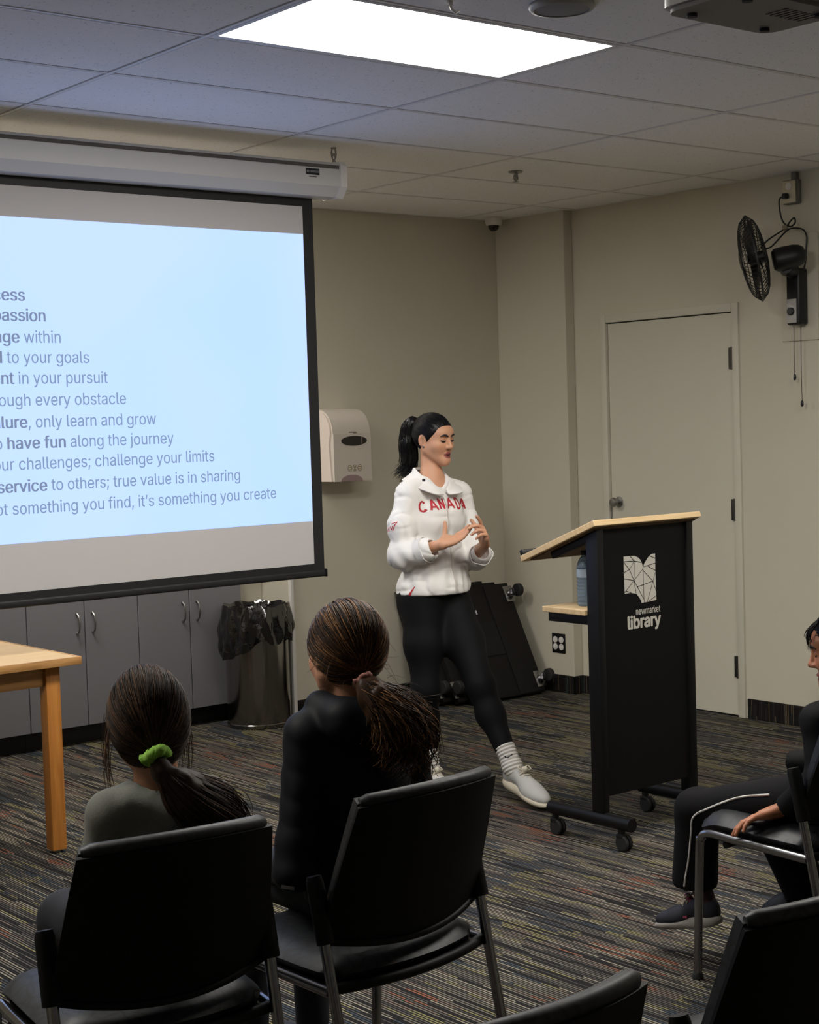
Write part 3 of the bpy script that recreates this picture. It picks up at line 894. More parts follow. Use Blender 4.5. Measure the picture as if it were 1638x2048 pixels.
Mk = Matrix.Translation((3.40, 3.425, ZC))
obj('rim', MB().lathe([(.096, 0), (.098, -.008), (.092, -.016), (.082, -.018), (.082, -.014)], 40, Mk, cap=False), mat('speaker_grey', srgb(150, 148, 146), .5), t, 60)
obj('grille', MB().lathe([(.083, -.0145), (.05, -.018), (.002, -.019)], 40, Mk), mat('speaker_mesh', srgb(132, 130, 130), .7, noise=(900, .3)), t, 60)
t = thing('ceiling_clip', 'small white plastic hook hanging from the ceiling at the top edge', 'hook', (3.10, 3.575, ZC))
obj('hook', MB().box(3.09, 3.105, 3.57, 3.578, ZC - .012, ZC).tube([(3.098, 3.574, ZC - .01), (3.102, 3.574, ZC - .022), (3.118, 3.574, ZC - .03), (3.13, 3.574, ZC - .022)], .004, 8), M_WHITE, t)

# projector on a ceiling pole
PXc, PYc, PZb = 3.030, 2.42, 2.545
t = thing('projector', 'white ceiling projector seen from below at the top right', 'projector', (PXc, PYc, ZC))
pb = MB()
pts = []
for sx, sy in ((1, 1), (-1, 1), (-1, -1), (1, -1)):
    for k in range(5):
        a = math.atan2(sy, sx) - math.pi / 4 + k / 4 * math.pi / 2
        pts.append((sx * .15 + .045 * math.cos(a), sy * .085 + .045 * math.sin(a)))
M_PROJ = mat('projector_shell', srgb(188, 186, 184), .5)
bod = obj('body', MB().prism(pts, .085, Matrix.Translation((PXc, PYc, PZb + .012))), M_PROJ, t, 40)
pts2 = [(x * .95, y * .92) for x, y in pts]
obj('underside', MB().prism(pts2, .013, Matrix.Translation((PXc, PYc, PZb))), mat('projector_base', srgb(120, 117, 114), .6, bump=(250, .2, .001)), t, 40)
obj('lens', MB().lathe([(.04, 0), (.042, .02), (.036, .028), (.03, .02), (.002, .018)], 28, frame_z((PXc - .07, PYc + .129, PZb + .06), (0, 1, 0))), M_BLACK, t)
vn = MB()
for k in range(8):
    vn.box(PXc + .02 + k * .017, PXc + .028 + k * .017, PYc - .07, PYc - .01, PZb - .0015, PZb + .001)
obj('vent', vn, M_BLACK, t, 0)
for sx in (-.13, .13):
    for sy in (-.08, .08):
        obj('foot', MB().lathe([(.012, 0), (.012, -.008)], 14, Matrix.Translation((PXc + sx, PYc + sy, PZb))), M_RUBBER, t)
obj('mount_plate', MB().box(PXc - .08, PXc + .08, PYc - .06, PYc + .06, PZb + .0975, PZb + .112, .003), M_WHITE, t)
obj('mount_pole', MB().tube([(PXc, PYc, PZb + .112), (PXc, PYc, ZC - .012)], .019, 16), M_WHITE, t)
obj('ceiling_flange', MB().lathe([(.06, -.012), (.06, -.001)], 24, Matrix.Translation((PXc, PYc, ZC))), M_WHITE, t)

# ------------------------------------------------------------------ wall fan, its socket box and lead
FX = XR
t = thing('wall_fan', 'black wall-mounted fan with caged head and two pull cords above the door', 'fan', (XR, 5.15, 2.05))
obj('mount_box', MB().box(XR - .085, XR - .0125, 5.095, 5.178, 2.062, 2.345, .012, 3), M_BLACK, t)
pnl = obj('control_panel', MB().box(XR - .0905, XR - .085, 5.112, 5.172, 2.072, 2.192, .002), mat('silver_panel', srgb(176, 172, 168), .4), t)
obj('dial', MB().lathe([(.02, 0), (.02, .01), (.016, .013)], 20, frame_z((XR - .0905, 5.142, 2.13), (-1, 0, 0))), M_BLACK, pnl)
ax = Vector((-.66, .72, -.19)).normalized()
hub = Vector((6.455, 5.20, 2.392))
mot = hub - ax * .16 + Vector((0, 0, -.035))
neck = [(XR - .05, 5.137, 2.30), (XR - .09, 5.13, 2.335), (6.60, 5.115, 2.33), tuple(mot + Vector((0.0, 0, -.05)))]
obj('neck_arm', MB().tube(neck, [.034, .036, .03, .026], 14), M_BLACK, t, 60)
Mm = frame_z(mot - ax * .085, ax)
obj('motor_housing', MB().lathe([(.012, -.012), (.036, -.006), (.05, .012), (.058, .04), (.06, .10), (.058, .135), (.046, .15)], 28, Mm), M_BLACK, t, 60)
# cage of wire rings and spokes
Mf = frame_z(hub, ax)
cage = obj('cage', MB().tube([Mf @ Vector((.213 * math.cos(a), .213 * math.sin(a), 0)) for a in [k / 48 * 6.2832 for k in range(48)]], .006, 8, closed=True), M_BLACK, t)
wr_ = MB()
for k in range(56):
    a = k / 56 * 6.2832
    for s_ in (1, -1):
        path = []
        for q in range(7):
            r_ = .045 + (.213 - .045) * q / 6
            h = .062 * s_ * math.sqrt(max(0, 1 - (r_ / .2135) ** 2.6))
            path.append(Mf @ Vector((r_ * math.cos(a + .25 * q / 6 * s_), r_ * math.sin(a + .25 * q / 6 * s_), h)))
        wr_.tube(path, .0016, 4, cap=False)
for r_ in (.10, .155):
    for s_ in (1, -1):
        h = .062 * s_ * math.sqrt(1 - (r_ / .2135) ** 2.6)
        wr_.tube([Mf @ Vector((r_ * math.cos(a), r_ * math.sin(a), h)) for a in [k / 40 * 6.2832 for k in range(40)]], .002, 5, closed=True)
obj('guard_wires', wr_, M_BLACK, cage, 0)['kind'] = 'stuff'
obj('hub_cap', MB().lathe([(.047, .058), (.047, .066), (.03, .07), (.002, .071)], 24, Mf).lathe([(.05, -.066), (.05, -.055)], 24, Mf), M_BLACK, cage)
for k in range(3):
    a0 = k * 2.0944 + .4
    G = []
    for q in range(9):
        r_ = .035 + .155 * q / 8
        row = []
        for w in range(7):
            a = a0 + (w / 6 - .5) * (1.05 - .15 * q / 8)
            row.append(Mf @ Vector((r_ * math.cos(a), r_ * math.sin(a), (w / 6 - .5) * .05 - .002)))
        G.append([tuple(v) for v in row])
    obj('blade', MB().sheet(G, .002), M_BLACK, t, 60)
obj('spindle', MB().lathe([(.03, -.05), (.032, .02), (.02, .03), (.002, .031)], 20, Mf), M_BLACK, t)
for y, zl in ((5.158, 1.80), (5.115, 1.665)):
    c = obj('pull_cord', MB().tube([(XR - .05, y, 2.064), (XR - .05, y + .002, (2.06 + zl) / 2), (XR - .05, y, zl)], .0016, 6), mat('cord_brown', srgb(46, 36, 32), .8), t)
    obj('cord_bob', MB().lathe([(.002, .018), (.007, .01), (.008, -.006), (.004, -.016)], 12, Matrix.Translation((XR - .05, y, zl))), M_BLACK, c)
# wire path of the lead: socket, down, bundled loops, fan
pl_ = [(XR - .06, 5.19, 2.715), (XR - .075, 5.215, 2.70), (XR - .07, 5.217, 2.64), (XR - .06, 5.205, 2.585), (XR - .05, 5.17, 2.56), (XR - .05, 5.14, 2.575), (XR - .05, 5.145, 2.60), (XR - .05, 5.17, 2.585), (XR - .06, 5.20, 2.55), (6.62, 5.23, 2.50), (6.56, 5.235, 2.455), (6.60, 5.21, 2.455), (XR - .07, 5.19, 2.53), (XR - .05, 5.16, 2.55), (XR - .03, 5.11, 2.54), (XR - .03, 5.085, 2.50), (XR - .03, 5.09, 2.44), (XR - .035, 5.09, 2.38), (XR - .04, 5.10, 2.335)]
def smooth_path(p, n=6):
    P = [Vector(v) for v in p]; out_ = []
    for i in range(len(P) - 1):
        a, b_, c, d = P[max(i - 1, 0)], P[i], P[i + 1], P[min(i + 2, len(P) - 1)]
        for k in range(n):
            q = k / n
            out_.append(.5 * ((2 * b_) + (c - a) * q + (2 * a - 5 * b_ + 4 * c - d) * q * q + (3 * b_ - a - 3 * c + d) * q ** 3))
    out_.append(P[-1])
    return out_
cd = obj('power_lead', MB().tube(smooth_path(pl_), .0042, 8), M_BLACK, t, 60)
obj('plug', MB().box(XR - .075, XR - .047, 5.175, 5.203, 2.70, 2.728, .006), M_BLACK, cd)
obj('lead_tie', MB().lathe([(.014, -.012), (.014, .012)], 12, frame_z((XR - .058, 5.195, 2.555), (.3, .5, .9))), mat('tie_cream', srgb(150, 140, 118), .6), cd)
t = thing('socket_box', 'surface-mounted socket box with cream plate above the fan', 'socket', (XR, 5.185, 2.735))
obj('box', MB().box(XR - .04, XR - .0005, 5.135, 5.222, 2.675, 2.795, .004), mat('box_grey', srgb(120, 118, 112), .5), t)
obj('face_plate', MB().box(XR - .0455, XR - .0405, 5.138, 5.219, 2.68, 2.79, .003), mat('cream_plate', srgb(206, 196, 168), .4), t)
obj('socket', MB().lathe([(.019, 0), (.019, .003)], 18, frame_z((XR - .0455, 5.178, 2.763), (-1, 0, 0))), M_WHITE, t)
obj('conduit', MB().box(XR - .026, XR - .001, 5.15, 5.18, 2.7955, ZC - .002, .003), mat('box_grey', (0, 0, 0, 1)), t)

# ------------------------------------------------------------------ stacking chairs
def make_chair(label):
    t = thing('stacking_chair', label, 'chair', group='black stacking chairs facing the screen')
    ROOTM[t.name] = None
    hw = .235
    def back_pt(s_, q, off=0.0):
        # s_ -1..1 across, q 0..1 up; hollow towards the sitter
        z = .530 + .298 * q
        half = .232 + (.205 - .232) * q ** 1.4
        y = -.012 - .105 * q - .050 * (1 - s_ * s_) + off
        z -= .030 * (1 - s_ * s_) * (1 - q) ** 2
        z += .010 * (1 - s_ * s_) * q * q
        return (s_ * half, y, z)
    G = [[back_pt(-1 + 2 * i / 20, j / 12) for j in range(13)] for i in range(21)]
    obj('back_shell', MB().sheet(G, .010), M_SHELL, t, 60)
    # upholstered pad on the front of the shell, rolled over the top edge
    GA = []
    for i in range(21):
        s_ = -.95 + 1.9 * i / 20
        row = []
        for j in range(13):
            q = .04 + .95 * j / 12
            e = min(1, (1 - abs(s_) / .95) * 8 + .25) * min(1, (1 - j / 12) * 5 + .6) * min(1, j / 12 * 6 + .3)
            p = back_pt(s_, q, .0215)
            row.append((p[0], p[1], p[2] + .012 * (j / 12)))
        GA.append(row)
    obj('back_pad', MB().sheet(GA, .027), M_VINYL, t, 60)
    ro = [(back_pt(-.94 + 1.88 * i / 24, 1.0, .014)[0], back_pt(-.94 + 1.88 * i / 24, 1.0, .014)[1], back_pt(-.94 + 1.88 * i / 24, 1.0)[2] + .006) for i in range(25)]
    obj('top_roll', MB().tube(ro, [.010] + [.0165] * 23 + [.010], 12), M_VINYL, t, 60)
    lo = [back_pt(-1 + 2 * i / 20, 0.0, -.006) for i in range(21)]
    obj('lower_trim', MB().tube(lo, .0085, 8), M_SHELL, t, 60)
    # seat: thick pad with rounded rim, rear edge bowed backwards
    G = []
    for i in range(23):
        s_ = -1 + 2 * i / 22
        row = []
        for j in range(23):
            q = j / 22
            ya = -.025 - .045 * (1 - s_ * s_); yb = .372 - .028 * s_ ** 4
            y = ya + (yb - ya) * q
            half = .222 * (1 - .10 * (abs(2 * q - 1)) ** 5)
            e = 1 - max(abs(s_), abs(2 * q - 1)) ** 7
            z = .442 + .034 * e + .010 * q - .026 * (max(0, q - .75) / .25) ** 2
            z -= .008 * (1 - s_ * s_) * math.sin(math.pi * q)
            row.append((s_ * half, y, z))
        G.append(row)
    obj('seat_pad', MB().sheet(G, .034), M_VINYL, t, 60)
    G2 = [[(G[i][j][0] * .985, G[i][j][1], .424 + .010 * j / 22 - .020 * (max(0, j / 22 - .75) / .25) ** 2) for j in range(23)] for i in range(23)]
    obj('seat_shell', MB().sheet(G2, .014), M_SHELL, t, 60)
    rb = [(-.235 + .47 * k / 20, -.032 - .045 * (1 - (k / 10 - 1) ** 2), .426) for k in range(21)]
    obj('rear_rail', MB().tube(rb, .0125, 12), M_SHELL, t, 60)
    for sx in (-1, 1):
        x = sx * hw
        obj('leg', MB().tube([(x, -.145, .006), (x, -.03, .53), (x, -.004, .655)], .0125, 12), M_CHROME, t, 60)
        obj('leg', MB().tube(smooth_path([(x, .352, .006), (x, .335, .38), (x, .328, .415), (x, .30, .434), (x, .20, .432), (x, -.045, .425)], 5), .0125, 12), M_CHROME, t, 60)
        obj('back_sleeve', MB().tube([(x, -.034, .528), (x, -.004, .655), (x, -.001, .668)], [.021, .0205, .017], 14, flat=.85), M_SHELL, t, 60)
        for y in (-.146, .352):
            obj('foot_glide', MB().lathe([(.017, 0), (.017, .012), (.013, .02)], 12, Matrix.Translation((x, y, 0))), M_RUBBER, t)
    obj('cross_bar', MB().tube([(-hw, .24, .412), (hw, .24, .412)], .010, 10), M_SHELL, t)
    return t
chairs = [((1.605, 2.836), -7.0, 'black stacking chair with the girl in the grey hooded top and green hair tie'),
          ((2.200, 2.812), 4.0, 'black stacking chair with the girl in the dark navy jacket'),
          ((3.738, 2.722), 0.0, 'black stacking chair at the right edge with the child in tracksuit trousers'),
          ((2.150, 1.712), -3.0, 'empty black stacking chair in the bottom right corner'),
          ((1.455, 1.672), 0.0, 'empty black stacking chair of which only the top shows at the bottom edge')]
ch0 = None
for (x, y), a, labl in chairs:
    if ch0 is None:
        ch0 = make_chair(labl); c = ch0
    else:
        c = copy_tree(ch0)
    c.location = (x, y, 0); c.rotation_euler = (0, 0, R(a)); c['label'] = labl

# ================================================================== people
# signed-distance modelling: rounded cones and ellipsoids blended smoothly, meshed by surface nets
F32 = np.float32
def vec(*a):
    return np.array(a, F32)
class Cone:                                   # rounded cone from a (radius ra) to b (radius rb)
    def __init__(s, a, b, ra, rb=None):
        s.a = np.asarray(a, F32); s.b = np.asarray(b, F32); s.ra = ra; s.rb = ra if rb is None else rb
    def __call__(s, P):
        d = s.b - s.a; l2 = max(float(d @ d), 1e-12)
        Q = P - s.a
        t = np.clip(Q @ (d / F32(l2)), 0, 1).astype(F32)
        Q = Q - t[:, None] * d
        return np.sqrt(np.einsum('ij,ij->i', Q, Q)) - (F32(s.ra) + F32(s.rb - s.ra) * t)
    def bound(s):
        r = max(s.ra, s.rb)
        return np.minimum(s.a, s.b) - r, np.maximum(s.a, s.b) + r
class Ell:                                    # ellipsoid, rows of R are its axes
    def __init__(s, c, r, Rm=None):
        s.c = np.asarray(c, F32); s.r = np.asarray(r, F32); s.R = None if Rm is None else np.asarray(Rm, F32)
    def __call__(s, P):
        Q = P - s.c
        if s.R is not None:
            Q = Q @ s.R.T
        Q = Q / s.r
        k0 = np.sqrt(np.einsum('ij,ij->i', Q, Q)) + F32(1e-9)
        Q = Q / s.r
        k1 = np.sqrt(np.einsum('ij,ij->i', Q, Q)) + F32(1e-9)
        return k0 * (k0 - 1) / k1
    def bound(s):
        m = float(max(s.r))
        return s.c - m, s.c + m
class Uni:                                    # smooth union of its members
    def __init__(s, items, k=0.0):
        s.items = [i for i in items]; s.k = k
    def __call__(s, P):
        d = None
        for it in s.items:
            e = it(P)
            if d is None:
                d = e
            elif s.k <= 0:
                d = np.minimum(d, e)
            else:
                h = np.maximum(F32(s.k) - np.abs(d - e), 0)
                d = np.minimum(d, e) - h * h * F32(0.25 / s.k)
        return d
    def bound(s):
        bs = [i.bound() for i in s.items]
        return np.min([b[0] for b in bs], 0) - s.k, np.max([b[1] for b in bs], 0) + s.k
class Sub:                                    # a minus b, softened by k
    def __init__(s, a, b, k=0.004):
        s.a = a; s.b_ = b; s.k = k
    def __call__(s, P):
        d = s.a(P); e = -s.b_(P)
        h = np.maximum(F32(s.k) - np.abs(d - e), 0)
        return np.maximum(d, e) + h * h * F32(0.25 / s.k)
    def bound(s):
        return s.a.bound()
class Fn:                                     # a with a function applied to (distance, points)
    def __init__(s, a, f):
        s.a = a; s.f = f
    def __call__(s, P):
        return s.f(s.a(P), P).astype(F32)
    def bound(s):
        return s.a.bound()

def vnoise(P, scale, seed=0):
    """smooth value noise, -1..1"""
    Q = P * F32(scale) + F32(seed * 17.31)
    I = np.floor(Q).astype(np.int64); f = (Q - I).astype(F32); f = f * f * (3 - 2 * f)
    def h(dx, dy, dz):
        n = (I[:, 0] + dx) * 374761393 + (I[:, 1] + dy) * 668265263 + (I[:, 2] + dz) * 2147483647 + seed * 974711
        n = (n ^ (n >> 13)) * 1274126177
        return ((n ^ (n >> 16)) & 0xffff).astype(F32) / F32(32767.5) - 1
    x, y, z = f[:, 0], f[:, 1], f[:, 2]
    a = h(0, 0, 0) * (1 - x) + h(1, 0, 0) * x; b_ = h(0, 1, 0) * (1 - x) + h(1, 1, 0) * x
    c = h(0, 0, 1) * (1 - x) + h(1, 0, 1) * x; d = h(0, 1, 1) * (1 - x) + h(1, 1, 1) * x
    return (a * (1 - y) + b_ * y) * (1 - z) + (c * (1 - y) + d * y) * z

def sdf_mesh(f, h, pad=0.01):
    """surface nets over the blocks that touch the surface; returns verts, quads"""
    lo, hi = f.bound()
    lo = np.asarray(lo, float) - pad - 2 * h; hi = np.asarray(hi, float) + pad + 2 * h
    B = 8
    nb = np.ceil((hi - lo) / (B * h)).astype(int)
    gi = np.stack(np.meshgrid(*[np.arange(n) for n in nb], indexing='ij'), -1).reshape(-1, 3)
    ctr = (lo + (gi + .5) * B * h).astype(F32)
    d = np.concatenate([f(ctr[i:i + 200000]) for i in range(0, len(ctr), 200000)])
    gi = gi[np.abs(d) < B * h * 1.25]
    loc = np.stack(np.meshgrid(*[np.arange(B + 1)] * 3, indexing='ij'), -1).reshape(-1, 3)
    S = nb * B + 2
    cells = []; verts = []; ex = [[], [], []]
    corner = np.stack(np.meshgrid([0, 1], [0, 1], [0, 1], indexing='ij'), -1).reshape(-1, 3)
    edges_ = [(a, b_) for a in range(8) for b_ in range(a + 1, 8) if np.abs(corner[a] - corner[b_]).sum() == 1]
    for i in range(0, len(gi), 400):
        g = gi[i:i + 400]
        idx = g[:, None, :] * B + loc[None]
        V = f((lo + idx.reshape(-1, 3) * h).astype(F32)).reshape(len(g), B + 1, B + 1, B + 1)
        cv = np.stack([V[:, a:B + a, b_:B + b_, c:B + c] for a, b_, c in corner], -1)
        sg = cv < 0
        mixed = sg.any(-1) & ~sg.all(-1)
        w = np.argwhere(mixed)
        if len(w) == 0:
            continue
        cvm = cv[mixed]
        base = g[w[:, 0]] * B + w[:, 1:]
        acc = np.zeros((len(w), 3)); cnt = np.zeros(len(w))
        for a, b_ in edges_:
            va, vb = cvm[:, a], cvm[:, b_]
            m = (va < 0) != (vb < 0)
            t = np.where(m, va / np.where(m, va - vb, 1), 0)
            acc += np.where(m[:, None], corner[a] + t[:, None] * (corner[b_] - corner[a]), 0); cnt += m
        verts.append(lo + (base + acc / cnt[:, None]) * h)
        cells.append(base)
        for ax_, ci in ((0, 4), (1, 2), (2, 1)):
            m = (cvm[:, 0] < 0) != (cvm[:, ci] < 0)
            ex[ax_].append(np.concatenate([base[m], (cvm[m, 0] < 0)[:, None]], 1))
    C = np.concatenate(cells); V = np.concatenate(verts)
    key = (C[:, 0] * S[1] + C[:, 1]) * S[2] + C[:, 2]
    o = np.argsort(key); key = key[o]; V = V[o]
    quads = []
    for ax_ in range(3):
        E = np.concatenate(ex[ax_])
        u, v = [(1, 2), (2, 0), (0, 1)][ax_]
        ids = []
        ok = np.ones(len(E), bool)
        for du, dv in ((1, 1), (0, 1), (0, 0), (1, 0)):
            c = E[:, :3].copy(); c[:, u] -= du; c[:, v] -= dv
            k = (c[:, 0] * S[1] + c[:, 1]) * S[2] + c[:, 2]
            p = np.clip(np.searchsorted(key, k), 0, len(key) - 1)
            ok &= key[p] == k
            ids.append(p)
        q = np.stack(ids, 1)[ok]; fl = E[ok, 3].astype(bool)
        q[~fl] = q[~fl][:, ::-1]
        quads.append(q)
    return V, np.concatenate(quads)

def raw_obj(name, V, Q, m, parent, colors=None, smooth=True):
    Mi = ROOTM.get(root_of(parent).name) if parent is not None else None
    V = np.asarray(V, float)
    if Mi is not None:
        A = np.array(Mi); V = V @ A[:3, :3].T + A[:3, 3]
    me = bpy.data.meshes.new(name)
    Q = np.asarray(Q)
    n = Q.shape[1]
    me.vertices.add(len(V)); me.vertices.foreach_set('co', V.astype(F32).ravel())
    me.loops.add(Q.size); me.loops.foreach_set('vertex_index', Q.astype(np.int32).ravel())
    me.polygons.add(len(Q)); me.polygons.foreach_set('loop_start', (np.arange(len(Q)) * n).astype(np.int32))
    me.update(calc_edges=True)
    me.validate()
    if smooth:
        me.polygons.foreach_set('use_smooth', np.ones(len(me.polygons), bool))
    if colors is not None:
        at = me.attributes.new('tint', 'FLOAT_COLOR', 'POINT')
        at.data.foreach_set('color', np.asarray(colors, F32).ravel())
    me.materials.append(m)
    return link(name, me, parent)

def skin_obj(name, f, h, m, parent, colors=None):
    V, Q = sdf_mesh(f, h)
    o = raw_obj(name, V, Q, m, parent, colors(V) if colors else None)
    return o, V, Q

def strand_mesh(paths, r0, r1, sides=3):
    """paths (n, m, 3) -> thin tubes, with one random value per strand"""
    P = np.asarray(paths, float); n, m, _ = P.shape
    T = np.gradient(P, axis=1); T /= np.linalg.norm(T, axis=2, keepdims=True) + 1e-9
    A = np.zeros_like(T); A[..., 2] = 1; bad = np.abs(T[..., 2]) > .92; A[bad] = (1, 0, 0)
    X = np.cross(T, A); X /= np.linalg.norm(X, axis=2, keepdims=True) + 1e-9
    Y = np.cross(T, X)
    rr = np.linspace(r0, r1, m)[None, :, None]
    ring = [P + rr * (math.cos(a) * X + math.sin(a) * Y) for a in [2 * math.pi * k / sides for k in range(sides)]]
    V = np.stack(ring, 2).reshape(-1, 3)
    i = np.arange(n)[:, None, None] * (m * sides); j = np.arange(m - 1)[None, :, None] * sides; k = np.arange(sides)[None, None, :]; l = (k + 1) % sides
    Q = np.stack([(i + j + k), (i + j + l), (i + j + sides + l), (i + j + sides + k)], -1).reshape(-1, 4)
    return V, Q, m * sides

def hair_mat(name, dark, mid, light, rough=.42):
    m = bpy.data.materials.new(name); m.use_nodes = True
    nt = m.node_tree; b = nt.nodes['Principled BSDF']
    at = N(nt, 'ShaderNodeAttribute', attribute_name='tint')
    cr = N(nt, 'ShaderNodeValToRGB')
    cr.color_ramp.elements[0].position = .15; cr.color_ramp.elements[0].color = dark
    cr.color_ramp.elements[1].position = .95; cr.color_ramp.elements[1].color = light
    e = cr.color_ramp.elements.new(.6); e.color = mid
    nt.links.new(at.outputs['Fac'], cr.inputs['Fac'])
    nt.links.new(cr.outputs['Color'], b.inputs['Base Color'])
    b.inputs['Roughness'].default_value = rough
    b.inputs['Specular IOR Level'].default_value = .22
    return m

def tint_mat(name, rough=.5, sss=0.0, bump=None, spec=.4):
    m = bpy.data.materials.new(name); m.use_nodes = True
    nt = m.node_tree; b = nt.nodes['Principled BSDF']
    at = N(nt, 'ShaderNodeAttribute', attribute_name='tint')
    nt.links.new(at.outputs['Color'], b.inputs['Base Color'])
    b.inputs['Roughness'].default_value = rough
    b.inputs['Specular IOR Level'].default_value = spec
    if sss:
        b.inputs['Subsurface Weight'].default_value = sss
        b.inputs['Subsurface Radius'].default_value = (.008, .003, .002)
        b.inputs['Subsurface Scale'].default_value = 1.0
    if bump:
        tc = N(nt, 'ShaderNodeTexCoord'); nz = N(nt, 'ShaderNodeTexNoise'); nz.inputs['Scale'].default_value = bump[0]
        nt.links.new(tc.outputs['Object'], nz.inputs['Vector'])
        bp = N(nt, 'ShaderNodeBump'); bp.inputs['Strength'].default_value = bump[1]; bp.inputs['Distance'].default_value = bump[2]
        nt.links.new(nz.outputs['Fac'], bp.inputs['Height']); nt.links.new(bp.outputs['Normal'], b.inputs['Normal'])
    return m
M_SKIN = tint_mat('skin', .48, sss=.15)

class Frame:
    """local axes: r = person's right, f = forward, u = up"""
    def __init__(s, o, yaw, pitch=0.0, roll=0.0, scale=1.0):
        f0 = Vector((math.sin(yaw), math.cos(yaw), 0)); u0 = Vector((0, 0, 1)); r0 = f0.cross(u0)
        Rp = Matrix.Rotation(pitch, 3, r0); f1 = Rp @ f0; u1 = Rp @ u0
        Rr = Matrix.Rotation(roll, 3, f1); s.r = Rr @ r0; s.u = Rr @ u1; s.f = f1
        s.o = Vector(o); s.k = scale
        s.A = np.array([s.r, s.f, s.u], F32)
    def __call__(s, r, f, u):
        return tuple(s.o + (s.r * r + s.f * f + s.u * u) * s.k)
    def ell(s, c, rad, rot=None):
        A = s.A if rot is None else np.asarray(rot, F32) @ s.A
        return Ell(s(*c), tuple(x * s.k for x in rad), A)
    def cone(s, a, b, ra, rb=None):
        return Cone(s(*a), s(*b), ra * s.k, (ra if rb is None else rb) * s.k)
    def local(s, V):
        return (np.asarray(V) - np.array(s.o)) @ s.A.T.astype(float) / s.k

def rot_rf(a):   # rows: axes turned about u
    c, q = math.cos(a), math.sin(a)
    return [[c, q, 0], [-q, c, 0], [0, 0, 1]]
def rot_fu(a):
    c, q = math.cos(a), math.sin(a)
    return [[1, 0, 0], [0, c, q], [0, -q, c]]

def head_sdf(H, child=False):
    """head with brow, sockets, lids, nose, lips, chin and ears; H is the head frame"""
    base = Uni([H.ell((0, -.014, .034), (.074, .094, .086)), H.ell((0, .030, -.026), (.059, .061, .080)),
                H.cone((.048, .0, -.044), (.010, .066, -.092), .024, .017), H.cone((-.048, .0, -.044), (-.010, .066, -.092), .024, .017),
                H.ell((0, .071, -.095), (.017, .015, .014)),
                H.ell((.040, .056, -.022), (.024, .024, .022)), H.ell((-.040, .056, -.022), (.024, .024, .022)),
                H.ell((0, .068, .040), (.052, .026, .030))], .03)
    socket = Uni([H.ell((.031, .098, .010), (.017, .014, .0105)), H.ell((-.031, .098, .010), (.017, .014, .0105))])
    d = Sub(base, socket, .016)
    nose = Uni([H.cone((0, .086, .018), (0, .103, -.020), .0075, .0095), H.ell((0, .1065, -.026), (.0105, .0095, .0085)),
                H.ell((.0105, .0965, -.0285), (.0075, .009, .0065)), H.ell((-.0105, .0965, -.0285), (.0075, .009, .0065))], .008)
    lids = Uni([H.ell((.031, .0765, .0085), (.0165, .0125, .0115)), H.ell((-.031, .0765, .0085), (.0165, .0125, .0115))])
    lips = Uni([H.ell((0, .0875, -.0585), (.021, .0095, .0062)), H.ell((0, .0855, -.0705), (.0185, .0095, .0072))], .003)
    d = Uni([d, nose], .010)
    d = Uni([d, lids], .004)
    d = Uni([d, lips], .006)
    d = Sub(d, H.ell((0, .0965, -.0645), (.0145, .010, .0022 if child else .0034)), .002)
    ears = []
    for s_ in (1, -1):
        e = H.ell((s_ * .0765, -.010, .002), (.0075, .019, .031), rot_rf(s_ * .35))
        e = Sub(e, H.ell((s_ * .086, -.004, .004), (.008, .0105, .019)), .004)
        ears += [e, H.ell((s_ * .0735, -.001, -.024), (.006, .008, .009))]
    return Uni([d] + ears, .005)

def hand_prims(W, d, n, s_, curls, k=1.0, spread=.0, thumb=(.62, .72, .28), tc=(.1, .35)):
    """wrist W, finger direction d, palm normal n (out of the palm), thumb side s_"""
    W = Vector(W); d = Vector(d).normalized(); n = Vector(n); n = (n - d * n.dot(d)).normalized(); s0 = Vector(s_)
    s0 = (s0 - d * s0.dot(d) - n * s0.dot(n)).normalized()
    A = np.array([s0, d, n], F32)
    P = lambda a, b_, c: tuple(W + (s0 * a + d * b_ + n * c) * k)
    palm = Uni([Ell(P(0, .050, 0), (.036 * k, .046 * k, .0135 * k), A), Cone(P(.004, .004, 0), P(.012, .04, 0), .020 * k, .017 * k),
                Cone(P(-.010, .01, 0), P(-.02, .06, 0), .016 * k, .013 * k), Ell(P(.022, .028, .008), (.016 * k, .026 * k, .013 * k), A)], .016 * k)
    fingers = []; tips = []
    for i, (off, L, r_, b0) in enumerate(((.027, .070, .0086, .088), (.009, .078, .0088, .092), (-.0095, .073, .0084, .089), (-.0265, .058, .0074, .081))):
        p = W + (s0 * off + d * b0) * k
        c1, c2, c3 = curls[i] if isinstance(curls[0], (tuple, list)) else curls
        sp = (1.5 - i) * spread
        a = 0.0; segs = []
        for sl, cc, ra, rb in ((.44, c1, 1.05, .95), (.31, c2, .95, .86), (.25, c3, .86, .74)):
            a += cc
            dr = (d * math.cos(a) + n * math.sin(a) + s0 * sp).normalized()
            q = p + dr * (L * sl * k)
            segs.append(Cone(p, q, r_ * ra * k, r_ * rb * k)); p = q
        fingers.append(Uni(segs, .003 * k))
    td = (d * thumb[0] + s0 * thumb[1] + n * thumb[2]).normalized()
    p = W + (s0 * .024 + d * .022 + n * .004) * k
    segs = []
    tn = (d * .6 - s0 * .5 + n * .5).normalized()
    a = 0
    for L, cc, ra, rb in ((.040, 0.0, .0125, .0108), (.031, tc[0], .0108, .0098), (.026, tc[1], .0098, .0078)):
        a += cc
        dr = (td * math.cos(a) + tn * math.sin(a)).normalized()
        q = p + dr * (L * k); segs.append(Cone(p, q, ra * k, rb * k)); p = q
    th = Uni(segs, .004 * k)
    return Uni([palm, Uni(fingers, 0.0), th], .010 * k)

